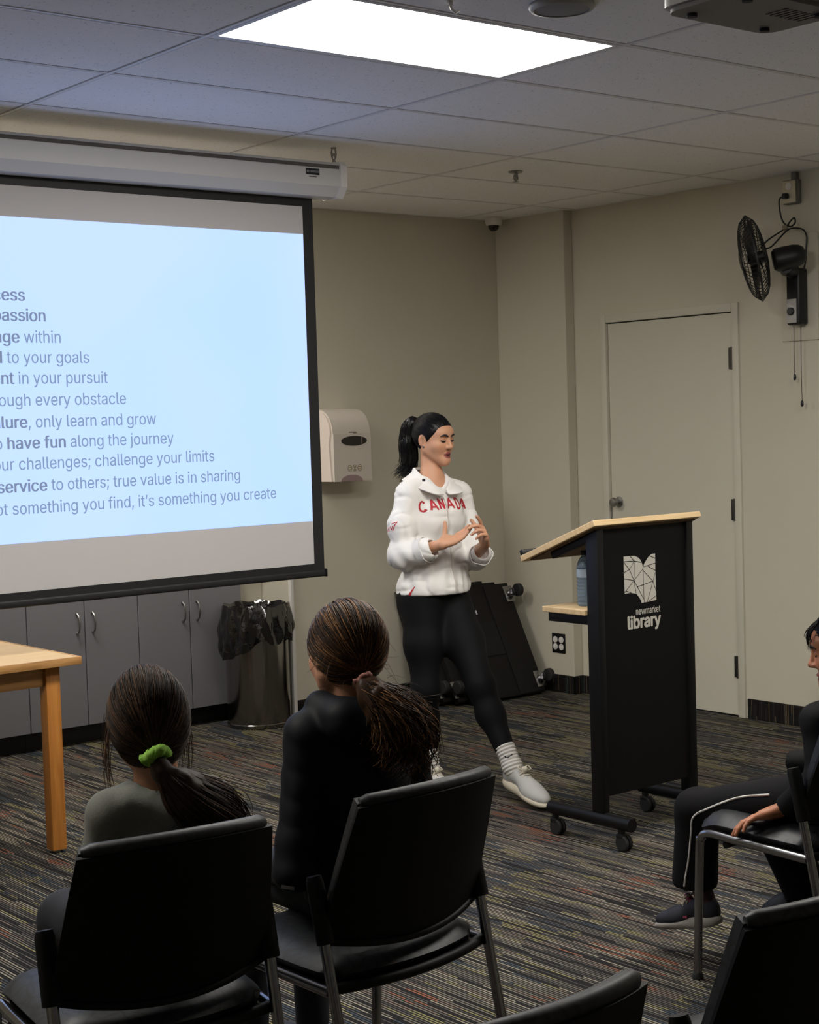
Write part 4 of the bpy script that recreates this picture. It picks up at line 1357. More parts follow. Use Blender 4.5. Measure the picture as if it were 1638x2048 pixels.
def skin_colors(H, base, lip, extra=None):
    base = np.array(base); lip = np.array(lip)
    def f(V):
        L = H.local(V)
        C = np.tile(base, (len(V), 1)).astype(float)
        def mix(mask, col):
            C[:] = C * (1 - mask[:, None]) + np.array(col) * mask[:, None]
        x, y, z = L[:, 0], L[:, 1], L[:, 2]
        front = (y > .05) & (np.abs(z) < .2)
        # lips
        q = np.sqrt((x / .023) ** 2 + ((z + .0645) / .0150) ** 2)
        mix(np.clip((1.12 - q) / .2, 0, 1) * front * (y > .080), lip)
        # mouth opening
        q = np.sqrt((x / .0165) ** 2 + ((z + .0645) / .0042) ** 2)
        mix(np.clip((1.1 - q) / .3, 0, 1) * front, lip * .12)
        # blush and eye shade
        for s_ in (1, -1):
            q = np.sqrt(((x - s_ * .046) / .024) ** 2 + ((z + .026) / .02) ** 2)
            mix(np.clip(1 - q, 0, 1) * front * .35, base * np.array([1.0, .72, .66, 1]))
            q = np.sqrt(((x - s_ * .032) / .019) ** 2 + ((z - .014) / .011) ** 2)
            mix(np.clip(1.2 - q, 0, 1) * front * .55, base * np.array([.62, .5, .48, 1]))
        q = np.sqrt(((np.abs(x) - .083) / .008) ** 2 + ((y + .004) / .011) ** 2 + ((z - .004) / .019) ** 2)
        mix(np.clip(1.3 - q, 0, 1) * .6, base * np.array([.45, .36, .33, 1]))  # shade inside the ear painted into the skin colour
        if extra is not None:
            extra(V, L, mix)
        return C
    return f

def face_parts(H, parent, mats, V, Q, lash=.0036):
    """eyebrows and lash lines laid on the face of the finished head mesh"""
    near = np.linalg.norm(V - np.array(H.o), axis=1) < .16 * H.k
    q = Q[near[Q].all(1)]
    bv = BVHTree.FromPolygons([Vector(v) for v in V.tolist()], [tuple(x) for x in q.tolist()])
    def on(r_, u_, off):
        h_ = bv.ray_cast(Vector(H(r_, .25, u_)), -H.f)
        return None if h_[0] is None else tuple(h_[0] + H.f * (off * H.k))
    for s_ in (1, -1):
        for nm, pts, rad, off, m_ in (('eyebrow', [(.012, .0255), (.022, .0305), (.033, .0325), (.042, .0300), (.049, .0245)], [.0036, .0046, .0044, .0034, .0014], .0004, mats['brow']),
                                      ('eyelashes', [(.0170, .0030), (.0235, .0012), (.0310, .0005), (.0390, .0020), (.0460, .0060)], [lash * .6, lash, lash * 1.15, lash * 1.05, lash * .6], .0006, mats['lash'])):
            P = [on(s_ * a, b_, off) for a, b_ in pts]
            rr = [r_ for r_, p in zip(rad, P) if p is not None]; P = [p for p in P if p is not None]
            if len(P) < 2:
                continue
            d = Uni([Cone(P[k], P[k + 1], rr[k] * H.k, rr[k + 1] * H.k) for k in range(len(P) - 1)], .001)
            a, b_ = sdf_mesh(d, .0010 * H.k, .002); raw_obj(nm, a, b_, m_, parent)

M_HAIRB = hair_mat('black_hair', srgb(8, 7, 8), srgb(14, 12, 13), srgb(28, 24, 25), .38)
M_BROW = mat('brow_hair', srgb(24, 18, 16), .7)
M_LASH = mat('lash_dark', srgb(16, 11, 11), .6)
FM = {'brow': M_BROW, 'lash': M_LASH}

def slerp_paths(E, c, rad, starts, end, n=14, lift=0.0, jit=.006, bulge=.0, seed=1):
    """hair lying on an ellipsoid (local frame E, centre c, radii rad) combed from start directions to an end direction"""
    g = np.random.default_rng(seed)
    S = np.asarray(starts, float); S /= np.linalg.norm(S, axis=1, keepdims=True)
    e = np.asarray(end, float); e = e / np.linalg.norm(e)
    en = e[None] + g.normal(0, .05, S.shape); en /= np.linalg.norm(en, axis=1, keepdims=True)
    om = np.arccos(np.clip((S * en).sum(1), -1, .9999))[:, None, None]
    t = np.linspace(0, 1, n)[None, :, None]
    D = (np.sin((1 - t) * om) * S[:, None] + np.sin(t * om) * en[:, None]) / np.sin(om)
    rj = 1 + lift + g.uniform(-.4, 1, (len(S), 1, 1)) * jit / .09 + bulge * np.sin(np.pi * t) * g.uniform(.2, 1, (len(S), 1, 1))
    L = np.asarray(c) + D * np.asarray(rad) * rj
    W = np.array(E.o) + (L @ E.A.astype(float)) * E.k
    return W

def add_strands(name, paths, r0, r1, m, parent, seed=1, lo=0.0, hi=1.0, sides=3):
    V, Q, per = strand_mesh(paths, r0, r1, sides)
    g = np.random.default_rng(seed)
    val = lo + (hi - lo) * g.random(len(paths)) ** 1.3
    col = np.repeat(np.repeat(val, per)[:, None], 4, 1); col[:, 3] = 1
    o = raw_obj(name, V, Q, m, parent, col)
    o['kind'] = 'stuff'
    return o

def tail_paths(guide, radii, n, m=18, seed=1, wave=0.0, freq=6.0, flare=0.0, lens=(.6, 1.0)):
    """strands that follow a guide curve inside the given radii"""
    g = np.random.default_rng(seed)
    P = np.array([tuple(v) for v in smooth_path(guide, 8)], float)
    t0 = np.linspace(0, 1, len(P))
    out_ = []
    T = np.gradient(P, axis=0); T /= np.linalg.norm(T, axis=1, keepdims=True)
    A = np.array([0.3, 1, 0.2]); X = np.cross(T, A); X /= np.linalg.norm(X, axis=1, keepdims=True); Y = np.cross(T, X)
    rr = np.interp(t0, np.linspace(0, 1, len(radii)), radii)
    for i in range(n):
        a = g.uniform(0, 6.283); q = math.sqrt(g.random()); L = g.uniform(*lens)
        ts = np.linspace(0, L, m)
        C = np.stack([np.interp(ts, t0, P[:, k]) for k in range(3)], 1)
        Xs = np.stack([np.interp(ts, t0, X[:, k]) for k in range(3)], 1); Ys = np.stack([np.interp(ts, t0, Y[:, k]) for k in range(3)], 1)
        R_ = np.interp(ts, t0, rr)[:, None] * q
        aa = a + g.normal(0, .25) * ts[:, None]
        ph = g.uniform(0, 6.28); ph2 = g.uniform(0, 6.28)
        w = wave * (ts[:, None]) ** .7
        C = C + Xs * (np.cos(aa) * R_ + w * np.sin(freq * ts[:, None] * 6.28 * .5 + ph)) + Ys * (np.sin(aa) * R_ + w * np.cos(freq * ts[:, None] * 6.28 * .5 + ph2))
        C = C + (g.normal(0, 1, 3) * flare) * (ts[:, None] ** 2)
        out_.append(C)
    return np.array(out_)

def stroke_mesh(strokes, project, half, step=.004):
    """flat ribbons along 2-D polylines, laid on a surface by project(x, z) -> (point, normal)"""
    mb = MB()
    for st in strokes:
        pts = []
        for (x0, z0), (x1, z1) in zip(st[:-1], st[1:]):
            n = max(1, int(math.hypot(x1 - x0, z1 - z0) / step))
            for k in range(n):
                pts.append((x0 + (x1 - x0) * k / n, z0 + (z1 - z0) * k / n))
        pts.append(st[-1])
        vs = []; fs = []
        good = True
        for i, (x, z) in enumerate(pts):
            a = pts[max(0, i - 1)]; b_ = pts[min(len(pts) - 1, i + 1)]
            dx, dz = b_[0] - a[0], b_[1] - a[1]; L = math.hypot(dx, dz) or 1
            nx, nz = -dz / L * half, dx / L * half
            row = [project(x + nx * q, z + nz * q) for q in (-1, 0, 1)]
            if any(p is None for p in row):
                if len(vs) >= 6:
                    mb.add(vs, fs)
                vs = []; fs = []; continue
            vs += row
            m = len(vs)
            if m >= 6:
                fs += [(m - 6, m - 5, m - 2, m - 3), (m - 5, m - 4, m - 1, m - 2)]
        if len(vs) >= 6:
            mb.add(vs, fs)
    return mb

def shoe(parent, heel, toe, up, k=1.0, mats=None, socks=True, ankle=None, laces=True):
    """low trainer: upper, midsole, outsole, tongue and laces; heel/toe are points on the ground line"""
    heel = Vector(heel); toe = Vector(toe)
    d = (toe - heel); L = d.length; d.normalize()
    up = Vector(up); up = (up - d * up.dot(d)).normalized(); s_ = d.cross(up)
    A = np.array([s_, d, up], F32)
    P = lambda a, b_, c: tuple(heel + s_ * a * k + d * b_ * L + up * c * k)
    sole = Uni([Ell(P(0, .20, .022), (.036 * k, .24 * L, .024 * k), A), Ell(P(.002, .70, .020), (.045 * k, .32 * L, .021 * k), A), Cone(P(0, .12, .02), P(0, .6, .018), .030 * k, .030 * k)], .02 * k)
    def cut(D, V):
        q = (V - np.array(tuple(heel), F32)) @ np.array(tuple(up), F32)
        rock = (V - np.array(tuple(heel), F32)) @ np.array(tuple(d), F32) / F32(L)
        lowz = F32(.002 * k) + F32(.018 * k) * np.clip((rock - .78) / .25, 0, 1) ** 2 + F32(.010 * k) * np.clip((.12 - rock) / .15, 0, 1) ** 2
        return np.maximum(np.maximum(D, lowz - q), q - F32(.040 * k) - F32(.012 * k) * np.clip((.3 - rock) / .3, 0, 1))
    V, Q = sdf_mesh(Fn(sole, cut), .0035 * k); raw_obj('midsole', V, Q, mats['sole'], parent)
    upper = Uni([Ell(P(0, .16, .060), (.031 * k, .17 * L, .045 * k), A), Ell(P(.001, .70, .036), (.041 * k, .29 * L, .034 * k), A),
                 Cone(P(0, .22, .075), P(.001, .62, .046), .031 * k, .030 * k), Cone(P(0, .10, .05), P(0, .14, .092), .026 * k, .022 * k)], .03 * k)
    opening = Ell(P(0, .20, .125), (.027 * k, .15 * L, .035 * k), A)
    V, Q = sdf_mesh(Sub(upper, opening, .008 * k), .0035 * k); up_o = raw_obj('upper', V, Q, mats['upper'], parent)
    tg = Uni([Cone(P(0, .36, .085), P(0, .42, .108), .016 * k, .012 * k)], 0)
    V, Q = sdf_mesh(tg, .003 * k); raw_obj('tongue', V, Q, mats['tongue'], up_o)
    if laces:
        lm = MB()
        for i in range(5):
            b_ = .40 + i * .062
            z = .103 - i * .0095
            z = .099 - i * .0088
            pts = [P(-.022 + .002 * i, b_ + .01, z - .012), P(-.008, b_ + (.02 if i % 2 else 0), z), P(.008, b_ + (0 if i % 2 else .02), z), P(.022 - .002 * i, b_ + .01, z - .012)]
            lm.tube(smooth_path(pts, 4), .0032 * k, 6)
        lm.tube(smooth_path([P(0, .40, .104), P(.018, .36, .118), P(.026, .40, .112), P(.006, .42, .104)], 5), .0026 * k, 6)
        lm.tube(smooth_path([P(0, .40, .104), P(-.018, .37, .116), P(-.026, .42, .106), P(-.004, .42, .104)], 5), .0026 * k, 6)
        obj('laces', lm, mats['lace'], up_o)
    return up_o

# ------------------------------------------------------------------ the speaker
W_ = thing('person', 'standing woman in white jacket and black leggings talking with both hands raised', 'person', (4.55, 5.35, 0))
HW = Frame((4.622, 5.528, 1.550), R(180 - 10), R(-6), R(2), .93)
shR, shL = (4.468, 5.530, 1.314), (4.744, 5.515, 1.300)
elR, wrR = (4.402, 5.500, 1.035), (4.478, 5.330, 1.100)
elL, wrL = (4.756, 5.420, 1.000), (4.660, 5.250, 1.092)
hipR, hipL = (4.505, 5.510, .845), (4.665, 5.505, .840)
knR, anR = (4.472, 5.455, .455), (4.480, 5.450, .085)
knL, anL = (4.610, 5.245, .480), (4.617, 5.065, .150)
def V3(*a):
    return Vector(a)
hR = hand_prims(wrR, (.82, -.50, .36), (-.25, -.35, .95), (-.25, .25, .93), [(.12, .18, .12), (.16, .22, .15), (.2, .28, .2), (.25, .3, .2)], .95, spread=.05, thumb=(.55, .80, .42), tc=(-.12, -.2))
hL = hand_prims(wrL, (-.35, -.35, .62), (-.80, .30, -.1), (.15, -.55, .85), [(.10, .25, .2), (.75, .7, .4), (.95, .8, .4), (1.05, .8, .4)], .95, spread=.06, thumb=(.45, .85, .1), tc=(.15, .25))
def woman_torso(i):
    return [Ell((4.604, 5.522, 1.205), (.132 + i, .090 + i, .155 + i)), Ell((4.600, 5.515, 1.05), (.118 + i, .082 + i, .13 + i)),
            Ell((4.550, 5.462, 1.195), (.052 + i * .8, .042 + i * .7, .056 + i)), Ell((4.652, 5.458, 1.195), (.052 + i * .8, .042 + i * .7, .056 + i)),
            Cone(shR, (4.56, 5.525, 1.345), .045 + i, .04 + i), Cone(shL, (4.66, 5.520, 1.34), .045 + i, .04 + i)]
def woman_pelvis(i):
    return [Ell((4.586, 5.512, .890), (.142 + i, .100 + i, .105 + i)), Ell((4.515, 5.565, .845), (.078 + i, .068 + i, .090 + i)), Ell((4.650, 5.565, .840), (.078 + i, .068 + i, .090 + i))]
def woman_legs(i):
    return [Cone(hipR, (4.492, 5.482, .65), .090 + i, .079 + i), Cone((4.492, 5.482, .65), knR, .079 + i, .054 + i), Cone(knR, (4.474, 5.472, .33), .050 + i, .053 + i), Cone((4.474, 5.472, .33), anR, .053 + i, .033 + i),
            Cone(hipL, (4.640, 5.385, .66), .090 + i, .080 + i), Cone((4.640, 5.385, .66), knL, .080 + i, .055 + i), Cone(knL, (4.620, 5.200, .36), .051 + i, .053 + i), Cone((4.620, 5.200, .36), anL, .053 + i, .033 + i)]
foot_in = [Cone(anR, (4.478, 5.44, .06), .030, .022), Cone((4.478, 5.44, .06), (4.468, 5.32, .04), .022, .018), Cone(anL, (4.620, 5.04, .115), .030, .022), Cone((4.620, 5.04, .115), (4.606, 4.90, .05), .022, .018)]
arms_skin = [Cone(shR, (4.425, 5.49, 1.06), .036, .026), Cone((4.425, 5.49, 1.06), wrR, .030, .0225), Cone(shL, (4.750, 5.425, 1.03), .036, .024), Cone((4.750, 5.425, 1.03), wrL, .030, .0225)]
neckW = [Cone(HW(0, -.022, -.050), (4.609, 5.537, 1.37), .044, .047), Cone((4.609, 5.537, 1.37), (4.606, 5.53, 1.30), .052, .085)]
body = Uni([Uni(woman_torso(-.012) + woman_pelvis(-.010) + woman_legs(-.008) + foot_in + arms_skin + neckW, .035), hR, hL], .008)
body = Uni([body, head_sdf(HW)], .012)
SK = srgb(198, 148, 118)
body_o, Vb, Qb = skin_obj('body', body, .0036, M_SKIN, W_, skin_colors(HW, SK, srgb(138, 72, 70)))
face_parts(HW, W_, FM, Vb, Qb)
obj('earring', MB().lathe([(.0005, -.004), (.004, -.003), (.004, .003), (.0005, .004)], 10, Matrix.Translation(HW(.0775, .002, -.030))), M_CHROME, W_)
# hair: sleek cap and ponytail
Cc, Cr = (0, -.014, .034), (.0835, .1035, .0945)
cap = H_ = HW.ell(Cc, Cr)
def hairline(D, P):
    L = (P - np.array(tuple(HW.o), F32)) @ HW.A.T / F32(HW.k)
    r_, f_, u_ = L[:, 0], L[:, 1], L[:, 2]
    g = F32(-.756) * f_ + F32(.655) * u_ + F32(.0145)
    ear = np.sqrt(((np.abs(r_) - .082) / .024) ** 2 + ((f_ + .006) / .021) ** 2 + ((u_ + .004) / .034) ** 2) - 1
    g = np.minimum(g, ear * F32(.02))
    low = u_ + F32(.062) + F32(.5) * np.clip(f_ + .02, 0, .1)
    return np.maximum(np.maximum(D, -g), -np.where(f_ < -.0, low, 1))
V, Q = sdf_mesh(Fn(cap, hairline), .0035)
c0 = np.full((len(V), 4), .12); c0[:, 3] = 1
hair = raw_obj('hair', V, Q, M_HAIRB, W_, c0)
tie = np.array([0, -1.0, .42])
g = np.random.default_rng(5)
st = []
while len(st) < 1500:
    v = g.normal(0, 1, 3); v /= np.linalg.norm(v)
    p = np.array(Cc) + v * np.array(Cr)
    if -.756 * p[1] + .655 * p[2] + .0145 > .003 and p[2] > .036 or p[1] < -.045 and p[2] > -.05:
        st.append(v)
add_strands('hair_strands', slerp_paths(HW, Cc, Cr, st, tie, 12, -.004, .002, seed=3), .0011, .0010, M_HAIRB, hair, 4)
tw = HW(0, -.116, .070)
obj('hair_tie', MB().tube([tuple(Vector(tw) + (HW.r * math.cos(a) + HW.u * math.sin(a) * .9 + HW.f * math.sin(a) * .4) * .017) for a in [k / 16 * 6.2832 for k in range(16)]], .0055, 8, closed=True), M_BLACK, hair)
guide = [HW(0, -.103, .066), HW(.006, -.130, .070), HW(.012, -.146, .040), HW(.022, -.142, -.03), HW(.026, -.128, -.10), HW(.040, -.130, -.150), HW(.062, -.150, -.185)]
tailc = Uni([Cone(guide[0], guide[1], .018, .026), Cone(guide[1], guide[2], .026, .034), Cone(guide[2], guide[3], .034, .040), Cone(guide[3], guide[4], .038, .030), Cone(guide[4], guide[5], .028, .012)], .02)
V, Q = sdf_mesh(Fn(tailc, lambda D, P: D + F32(.004) * vnoise(P * np.array([90, 90, 18], F32), 1.0, 3)), .005)
c0 = np.full((len(V), 4), .10); c0[:, 3] = 1
tl_ = raw_obj('ponytail', V, Q, M_HAIRB, hair, c0)
pp = tail_paths(guide, [.016, .030, .040, .043, .038, .030, .030], 750, 18, 8, wave=.003, freq=2, flare=.012, lens=(.55, 1.08))
V, Q, per = strand_mesh(pp, .0012, .0007)
cc = np.repeat(np.repeat(np.random.default_rng(2).random(len(pp)), per)[:, None], 4, 1)
raw_obj('ponytail_strands', V, Q, M_HAIRB, hair, cc)['kind'] = 'stuff'

# leggings
legs = Uni(woman_pelvis(.004) + woman_legs(.004), .045)
def leg_cut(D, P):
    # cuffs at both ankles
    axL = np.array(anL) - np.array((4.620, 5.200, .36)); axL /= np.linalg.norm(axL)
    qL = (P - np.array((4.6172, 5.108, .218), F32)) @ axL.astype(F32)
    left = (P[:, 2] < .35) & (P[:, 1] < 5.33)
    e = np.where(left, np.maximum(D, qL), D)
    right = (P[:, 2] < .30) & (P[:, 1] >= 5.33)
    e = np.where(right, np.maximum(D, F32(.20) - P[:, 2]), e)
    return np.maximum(e, P[:, 2] - F32(.905))
V, Q = sdf_mesh(Fn(legs, leg_cut), .006)
M_LEG = mat('black_leggings', srgb(6, 6, 9), .75, spec=.2)
lg_ = raw_obj('leggings', V, Q, M_LEG, W_)
lgo = MB().tube([(4.703, 5.372, .790), (4.706, 5.370, .775), (4.709, 5.368, .772)], .003, 6)
obj('leggings_mark', lgo, mat('silver_print', srgb(180, 180, 184), .4), lg_)

# jacket
jk = Uni([Uni(woman_torso(.012), .045), Uni([Ell((4.597, 5.512, .98), (.150, .116, .17)), Ell((4.584, 5.520, .89), (.174, .146, .10))], .06)], .05)
sleeveR = Uni([Cone(shR, (4.416, 5.520, 1.18), .053, .057), Cone((4.416, 5.520, 1.18), (4.408, 5.51, 1.055), .057, .058), Cone((4.404, 5.50, 1.055), (4.440, 5.415, 1.070), .060, .052), Ell((4.415, 5.535, 1.035), (.05, .055, .045))], .035)
sleeveL = Uni([Cone(shL, (4.766, 5.475, 1.16), .054, .052), Cone((4.766, 5.475, 1.16), (4.756, 5.420, 1.02), .052, .050), Cone((4.756, 5.420, 1.015), (4.725, 5.350, 1.035), .049, .044)], .03)
cuffR = Cone((4.436, 5.425, 1.066), (4.450, 5.393, 1.077), .053, .054)
cuffL = Cone((4.732, 5.362, 1.030), (4.716, 5.338, 1.043), .046, .047)
jacket = Uni([Uni([jk, sleeveR], .032), sleeveL], .028)
jacket = Uni([jacket, cuffR, cuffL], .006)
# open V neck down to the zip
vneck = Uni([Cone((4.606, 5.545, 1.42), (4.60, 5.53, 1.36), .066, .060), Cone((4.600, 5.46, 1.40), (4.590, 5.40, 1.315), .045, .006), Cone((4.603, 5.50, 1.42), (4.597, 5.44, 1.37), .060, .036)], .01)
def jfold(D, P):
    x, y, z = P[:, 0], P[:, 1], P[:, 2]
    n1 = vnoise(P * np.array([6, 6, 8], F32), 1.0, 2); n2 = vnoise(P * np.array([13, 13, 9], F32), 1.0, 5); n3 = vnoise(P * np.array([10, 10, 17], F32), 1.0, 11)
    w = F32(.0026) * n1 + F32(.0034) * np.maximum(0, 1 - 4 * np.abs(n2)) + F32(.0034) * np.maximum(0, 1 - 4 * np.abs(n3)) - F32(.001)
    # pull folds at the elbow crook and gathers over the hem
    e = np.exp(-((x - 4.42) ** 2 + (y - 5.47) ** 2 + (z - 1.06) ** 2) / .006)
    w += F32(.006) * e * np.sin((z * 55 - y * 60 + x * 35))
    e2 = np.exp(-((z - .93) / .06) ** 2)
    w += F32(.0035) * e2 * np.sin(np.arctan2(y - 5.51, x - 4.6) * 16 + n1 * 3)
    # ridge along the raglan seam and the zip placket
    zp = np.exp(-((x - (4.588 + (z - .9) * .0)) / .009) ** 2) * (y < 5.47)
    w -= F32(.0028) * zp
    D = D + w
    return np.maximum(D, F32(.872) + F32(.10) * np.clip(x - 4.6, -.2, .2) * 0 - z)
J = Sub(Fn(jacket, jfold), vneck, .006)
armholes = Uni([Cone((4.452, 5.388, 1.078), (4.475, 5.335, 1.098), .034, .040), Cone((4.716, 5.337, 1.043), (4.69, 5.300, 1.066), .030, .036)])
J = Sub(J, armholes, .004)
Vj, Qj = sdf_mesh(J, .0045)
M_JACK = mat('white_jacket_cloth', srgb(226, 223, 220), .75, spec=.25, bump=(160, .12, .002))
jack_o = raw_obj('jacket', Vj, Qj, M_JACK, W_)
bvh = BVHTree.FromPolygons([Vector(v) for v in Vj.tolist()], [tuple(q) for q in Qj.tolist()])
# turned-back cuffs
for cn, ctr_, ax_, r_ in (('R', (4.444, 5.409, 1.072), (.39, -.86, .33), .0525), ('L', (4.722, 5.349, 1.036), (-.50, -.76, .42), .0465)):
    Mq = frame_z(ctr_, ax_)
    G = []
    for k in range(33):
        a = k / 32 * 6.2832
        G.append([tuple(Mq @ Vector(((r_ + .0016 * q + .003 * math.sin(5 * a + q)) * math.cos(a), (r_ + .0016 * q + .003 * math.sin(5 * a + q)) * math.sin(a), -.022 + .012 * q))) for q in range(4)])
    obj('cuff', MB().sheet(G, .004), M_JACK, jack_o, 80)
# collar: two flaps that stand at the neck and fold out
for s_ in (-1, 1):
    G = []
    for k in range(19):
        q = k / 18                               # 0 = back of the neck, 1 = front at the zip
        a = math.radians(90) + s_ * q * math.radians(170)
        ctr_ = Vector((4.607 - .015 * q, 5.540 - .012 * q, 0))
        ri = .064 + .004 * math.sin(q * math.pi) + .014 * max(0, q - .6) / .4
        zi = 1.418 - .100 * (max(0, q - .35) / .65) ** 1.35
        wid = .048 + .016 * math.sin(q * math.pi * .8) - .040 * max(0, q - .86) / .14
        row = []
        for w in range(8):
            t = w / 7
            rr = ri + wid * (1 - math.cos(t * 1.75)) * .80
            zz_ = zi + .012 * math.sin(min(1, t * 2.2) * math.pi) - wid * .95 * max(0, t - .25) / .75 * (.55 + .25 * (1 - q))
            row.append((ctr_.x + rr * math.cos(a), ctr_.y + rr * math.sin(a) * (1.0 + .22 * q), zz_))
        G.append(row)
    obj('collar', MB().sheet(G, .004), M_JACK, jack_o, 80)
obj('collar_toggle', MB().box(4.470, 4.482, 5.425, 5.437, 1.372, 1.384, .003), M_BLACK, jack_o)
# zip
zt = MB()
zp = []
for k in range(40):
    z = .885 + (1.30 - .885) * k / 39
    h = bvh.ray_cast(Vector((4.588, 5.0, z)), Vector((0, 1, 0)))
    if h[0] is not None:
        zp.append(h[0] + Vector((0, -.0015, 0)))
obj('zip', zt.tube(zp, .0028, 6), mat('zip_white', srgb(196, 190, 180), .4), jack_o)
# lettering on the chest
M_RED = mat('red_print', srgb(176, 30, 44), .6)
def chest(x, z):
    h = bvh.ray_cast(Vector((x, 5.0, z)), Vector((0, 1, 0)))
    return None if h[0] is None else tuple(h[0] + h[1] * .0016)
def letter(ch, x, z, w, h):
    S = {'C': [[(.92, .22), (.75, .06), (.5, 0), (.22, .1), (.05, .35), (.05, .65), (.22, .9), (.5, 1), (.75, .94), (.92, .78)]],
         'A': [[(0, 0), (.5, 1), (1, 0)], [(.2, .30), (.8, .30)]],
         'N': [[(.05, 0), (.05, 1), (.95, 0), (.95, 1)]],
         'D': [[(.06, 0), (.06, 1), (.45, 1), (.8, .86), (.96, .5), (.8, .14), (.45, 0), (.06, 0)]]}[ch]
    return [[(x + px_ * w, z + pz * h) for px_, pz in st] for st in S]
strokes = []
for i, (chh, xa, xb) in enumerate((('C', 4.475, 4.501), ('A', 4.514, 4.544), ('N', 4.556, 4.579), ('A', 4.600, 4.632), ('D', 4.648, 4.674), ('A', 4.692, 4.726))):
    arc_ = 1.236 + .012 * math.sin((i + .5) / 6 * math.pi)
    strokes += letter(chh, xa, arc_, xb - xa, .044)
obj('chest_lettering', stroke_mesh(strokes, chest, .0042), M_RED, jack_o, 60)
def sleeve(y, z):
    h = bvh.ray_cast(Vector((4.0, y, z)), Vector((1, 0, 0)))
    return None if h[0] is None else tuple(h[0] + h[1] * .0016)
sc_ = [[(5.56, 1.155), (5.552, 1.180), (5.548, 1.158)], [(5.540, 1.160), (5.530, 1.178), (5.526, 1.160), (5.534, 1.160)], [(5.520, 1.182), (5.510, 1.166), (5.502, 1.186)], [(5.505, 1.162), (5.490, 1.190)], [(5.512, 1.192), (5.484, 1.200), (5.492, 1.188)]]
obj('sleeve_print', stroke_mesh(sc_, sleeve, .0017, .003), M_RED, jack_o, 60)
# red vent in the side hem
def hem(y, z):
    h = bvh.ray_cast(Vector((4.0, y, z)), Vector((1, 0, 0)))
    return None if h[0] is None else tuple(h[0] + h[1] * .0014)
vt = [[(5.475 + .0012 * k, .878), (5.455, .915)] for k in range(0, 10, 2)]
obj('hem_vent', stroke_mesh(vt, hem, .0022, .004), M_RED, jack_o, 60)

# socks and trainers
M_SOCK = mat('white_sock', srgb(206, 202, 196), .9)
M_SHOEU = mat('pale_grey_mesh', srgb(188, 186, 182), .8, bump=(420, .3, .001))
M_SHOES = mat('cream_foam', srgb(206, 196, 174), .6)
M_LACE = mat('cream_lace', srgb(210, 202, 184), .8)
SHM = {'sole': M_SHOES, 'upper': M_SHOEU, 'tongue': M_LACE, 'lace': M_LACE}
for an, top, foot in ((anL, (4.6172, 5.108, .225), (4.621, 5.045, .115)), (anR, (4.478, 5.46, .215), (4.479, 5.445, .065))):
    def rib(D, P, an=an, top=top):
        a_ = np.array(an, F32) - np.array(top, F32); a_ /= np.linalg.norm(a_)
        q = (P - np.array(top, F32)) @ a_
        return np.maximum(D + F32(.0022) * np.sin(q * 420), -q - F32(.012))
    V, Q = sdf_mesh(Fn(Uni([Cone(top, an, .043, .041), Cone(an, foot, .041, .034)], .02), rib), .003)
    so = raw_obj('sock', V, Q, M_SOCK, W_)
    if an is anL:
        bs = BVHTree.FromPolygons([Vector(v) for v in V.tolist()], [tuple(q) for q in Q.tolist()])
        dirc = (Vector((4.617, 5.09, .19)) - Vector((0, 0, 1.2))).normalized(); dirc = Vector((.60, .80, -.05)).normalized()
        sd = Vector((.8, -.6, 0))
        def onsock(a, b_):
            o_ = Vector((4.617, 5.092, .197)) - dirc * .3 + sd * a + Vector((0, 0, 1)) * b_
            h = bs.ray_cast(o_, dirc)
            return None if h[0] is None else tuple(h[0] + h[1] * .0018)
        sw = [[(-.016, .002), (-.013, -.005), (-.004, -.004), (.016, .008)], [(-.014, -.002), (-.006, -.006), (.006, .001)]]
        obj('sock_mark', stroke_mesh(sw, onsock, .0022, .002), M_BLACK, so, 60)
shoe(W_, (4.640, 5.128, .058), (4.588, 4.822, .003), (0, .17, 1), 1.1, SHM)
shoe(W_, (4.490, 5.515, .0), (4.460, 5.240, .0), (0, 0, 1), 1.0, SHM)

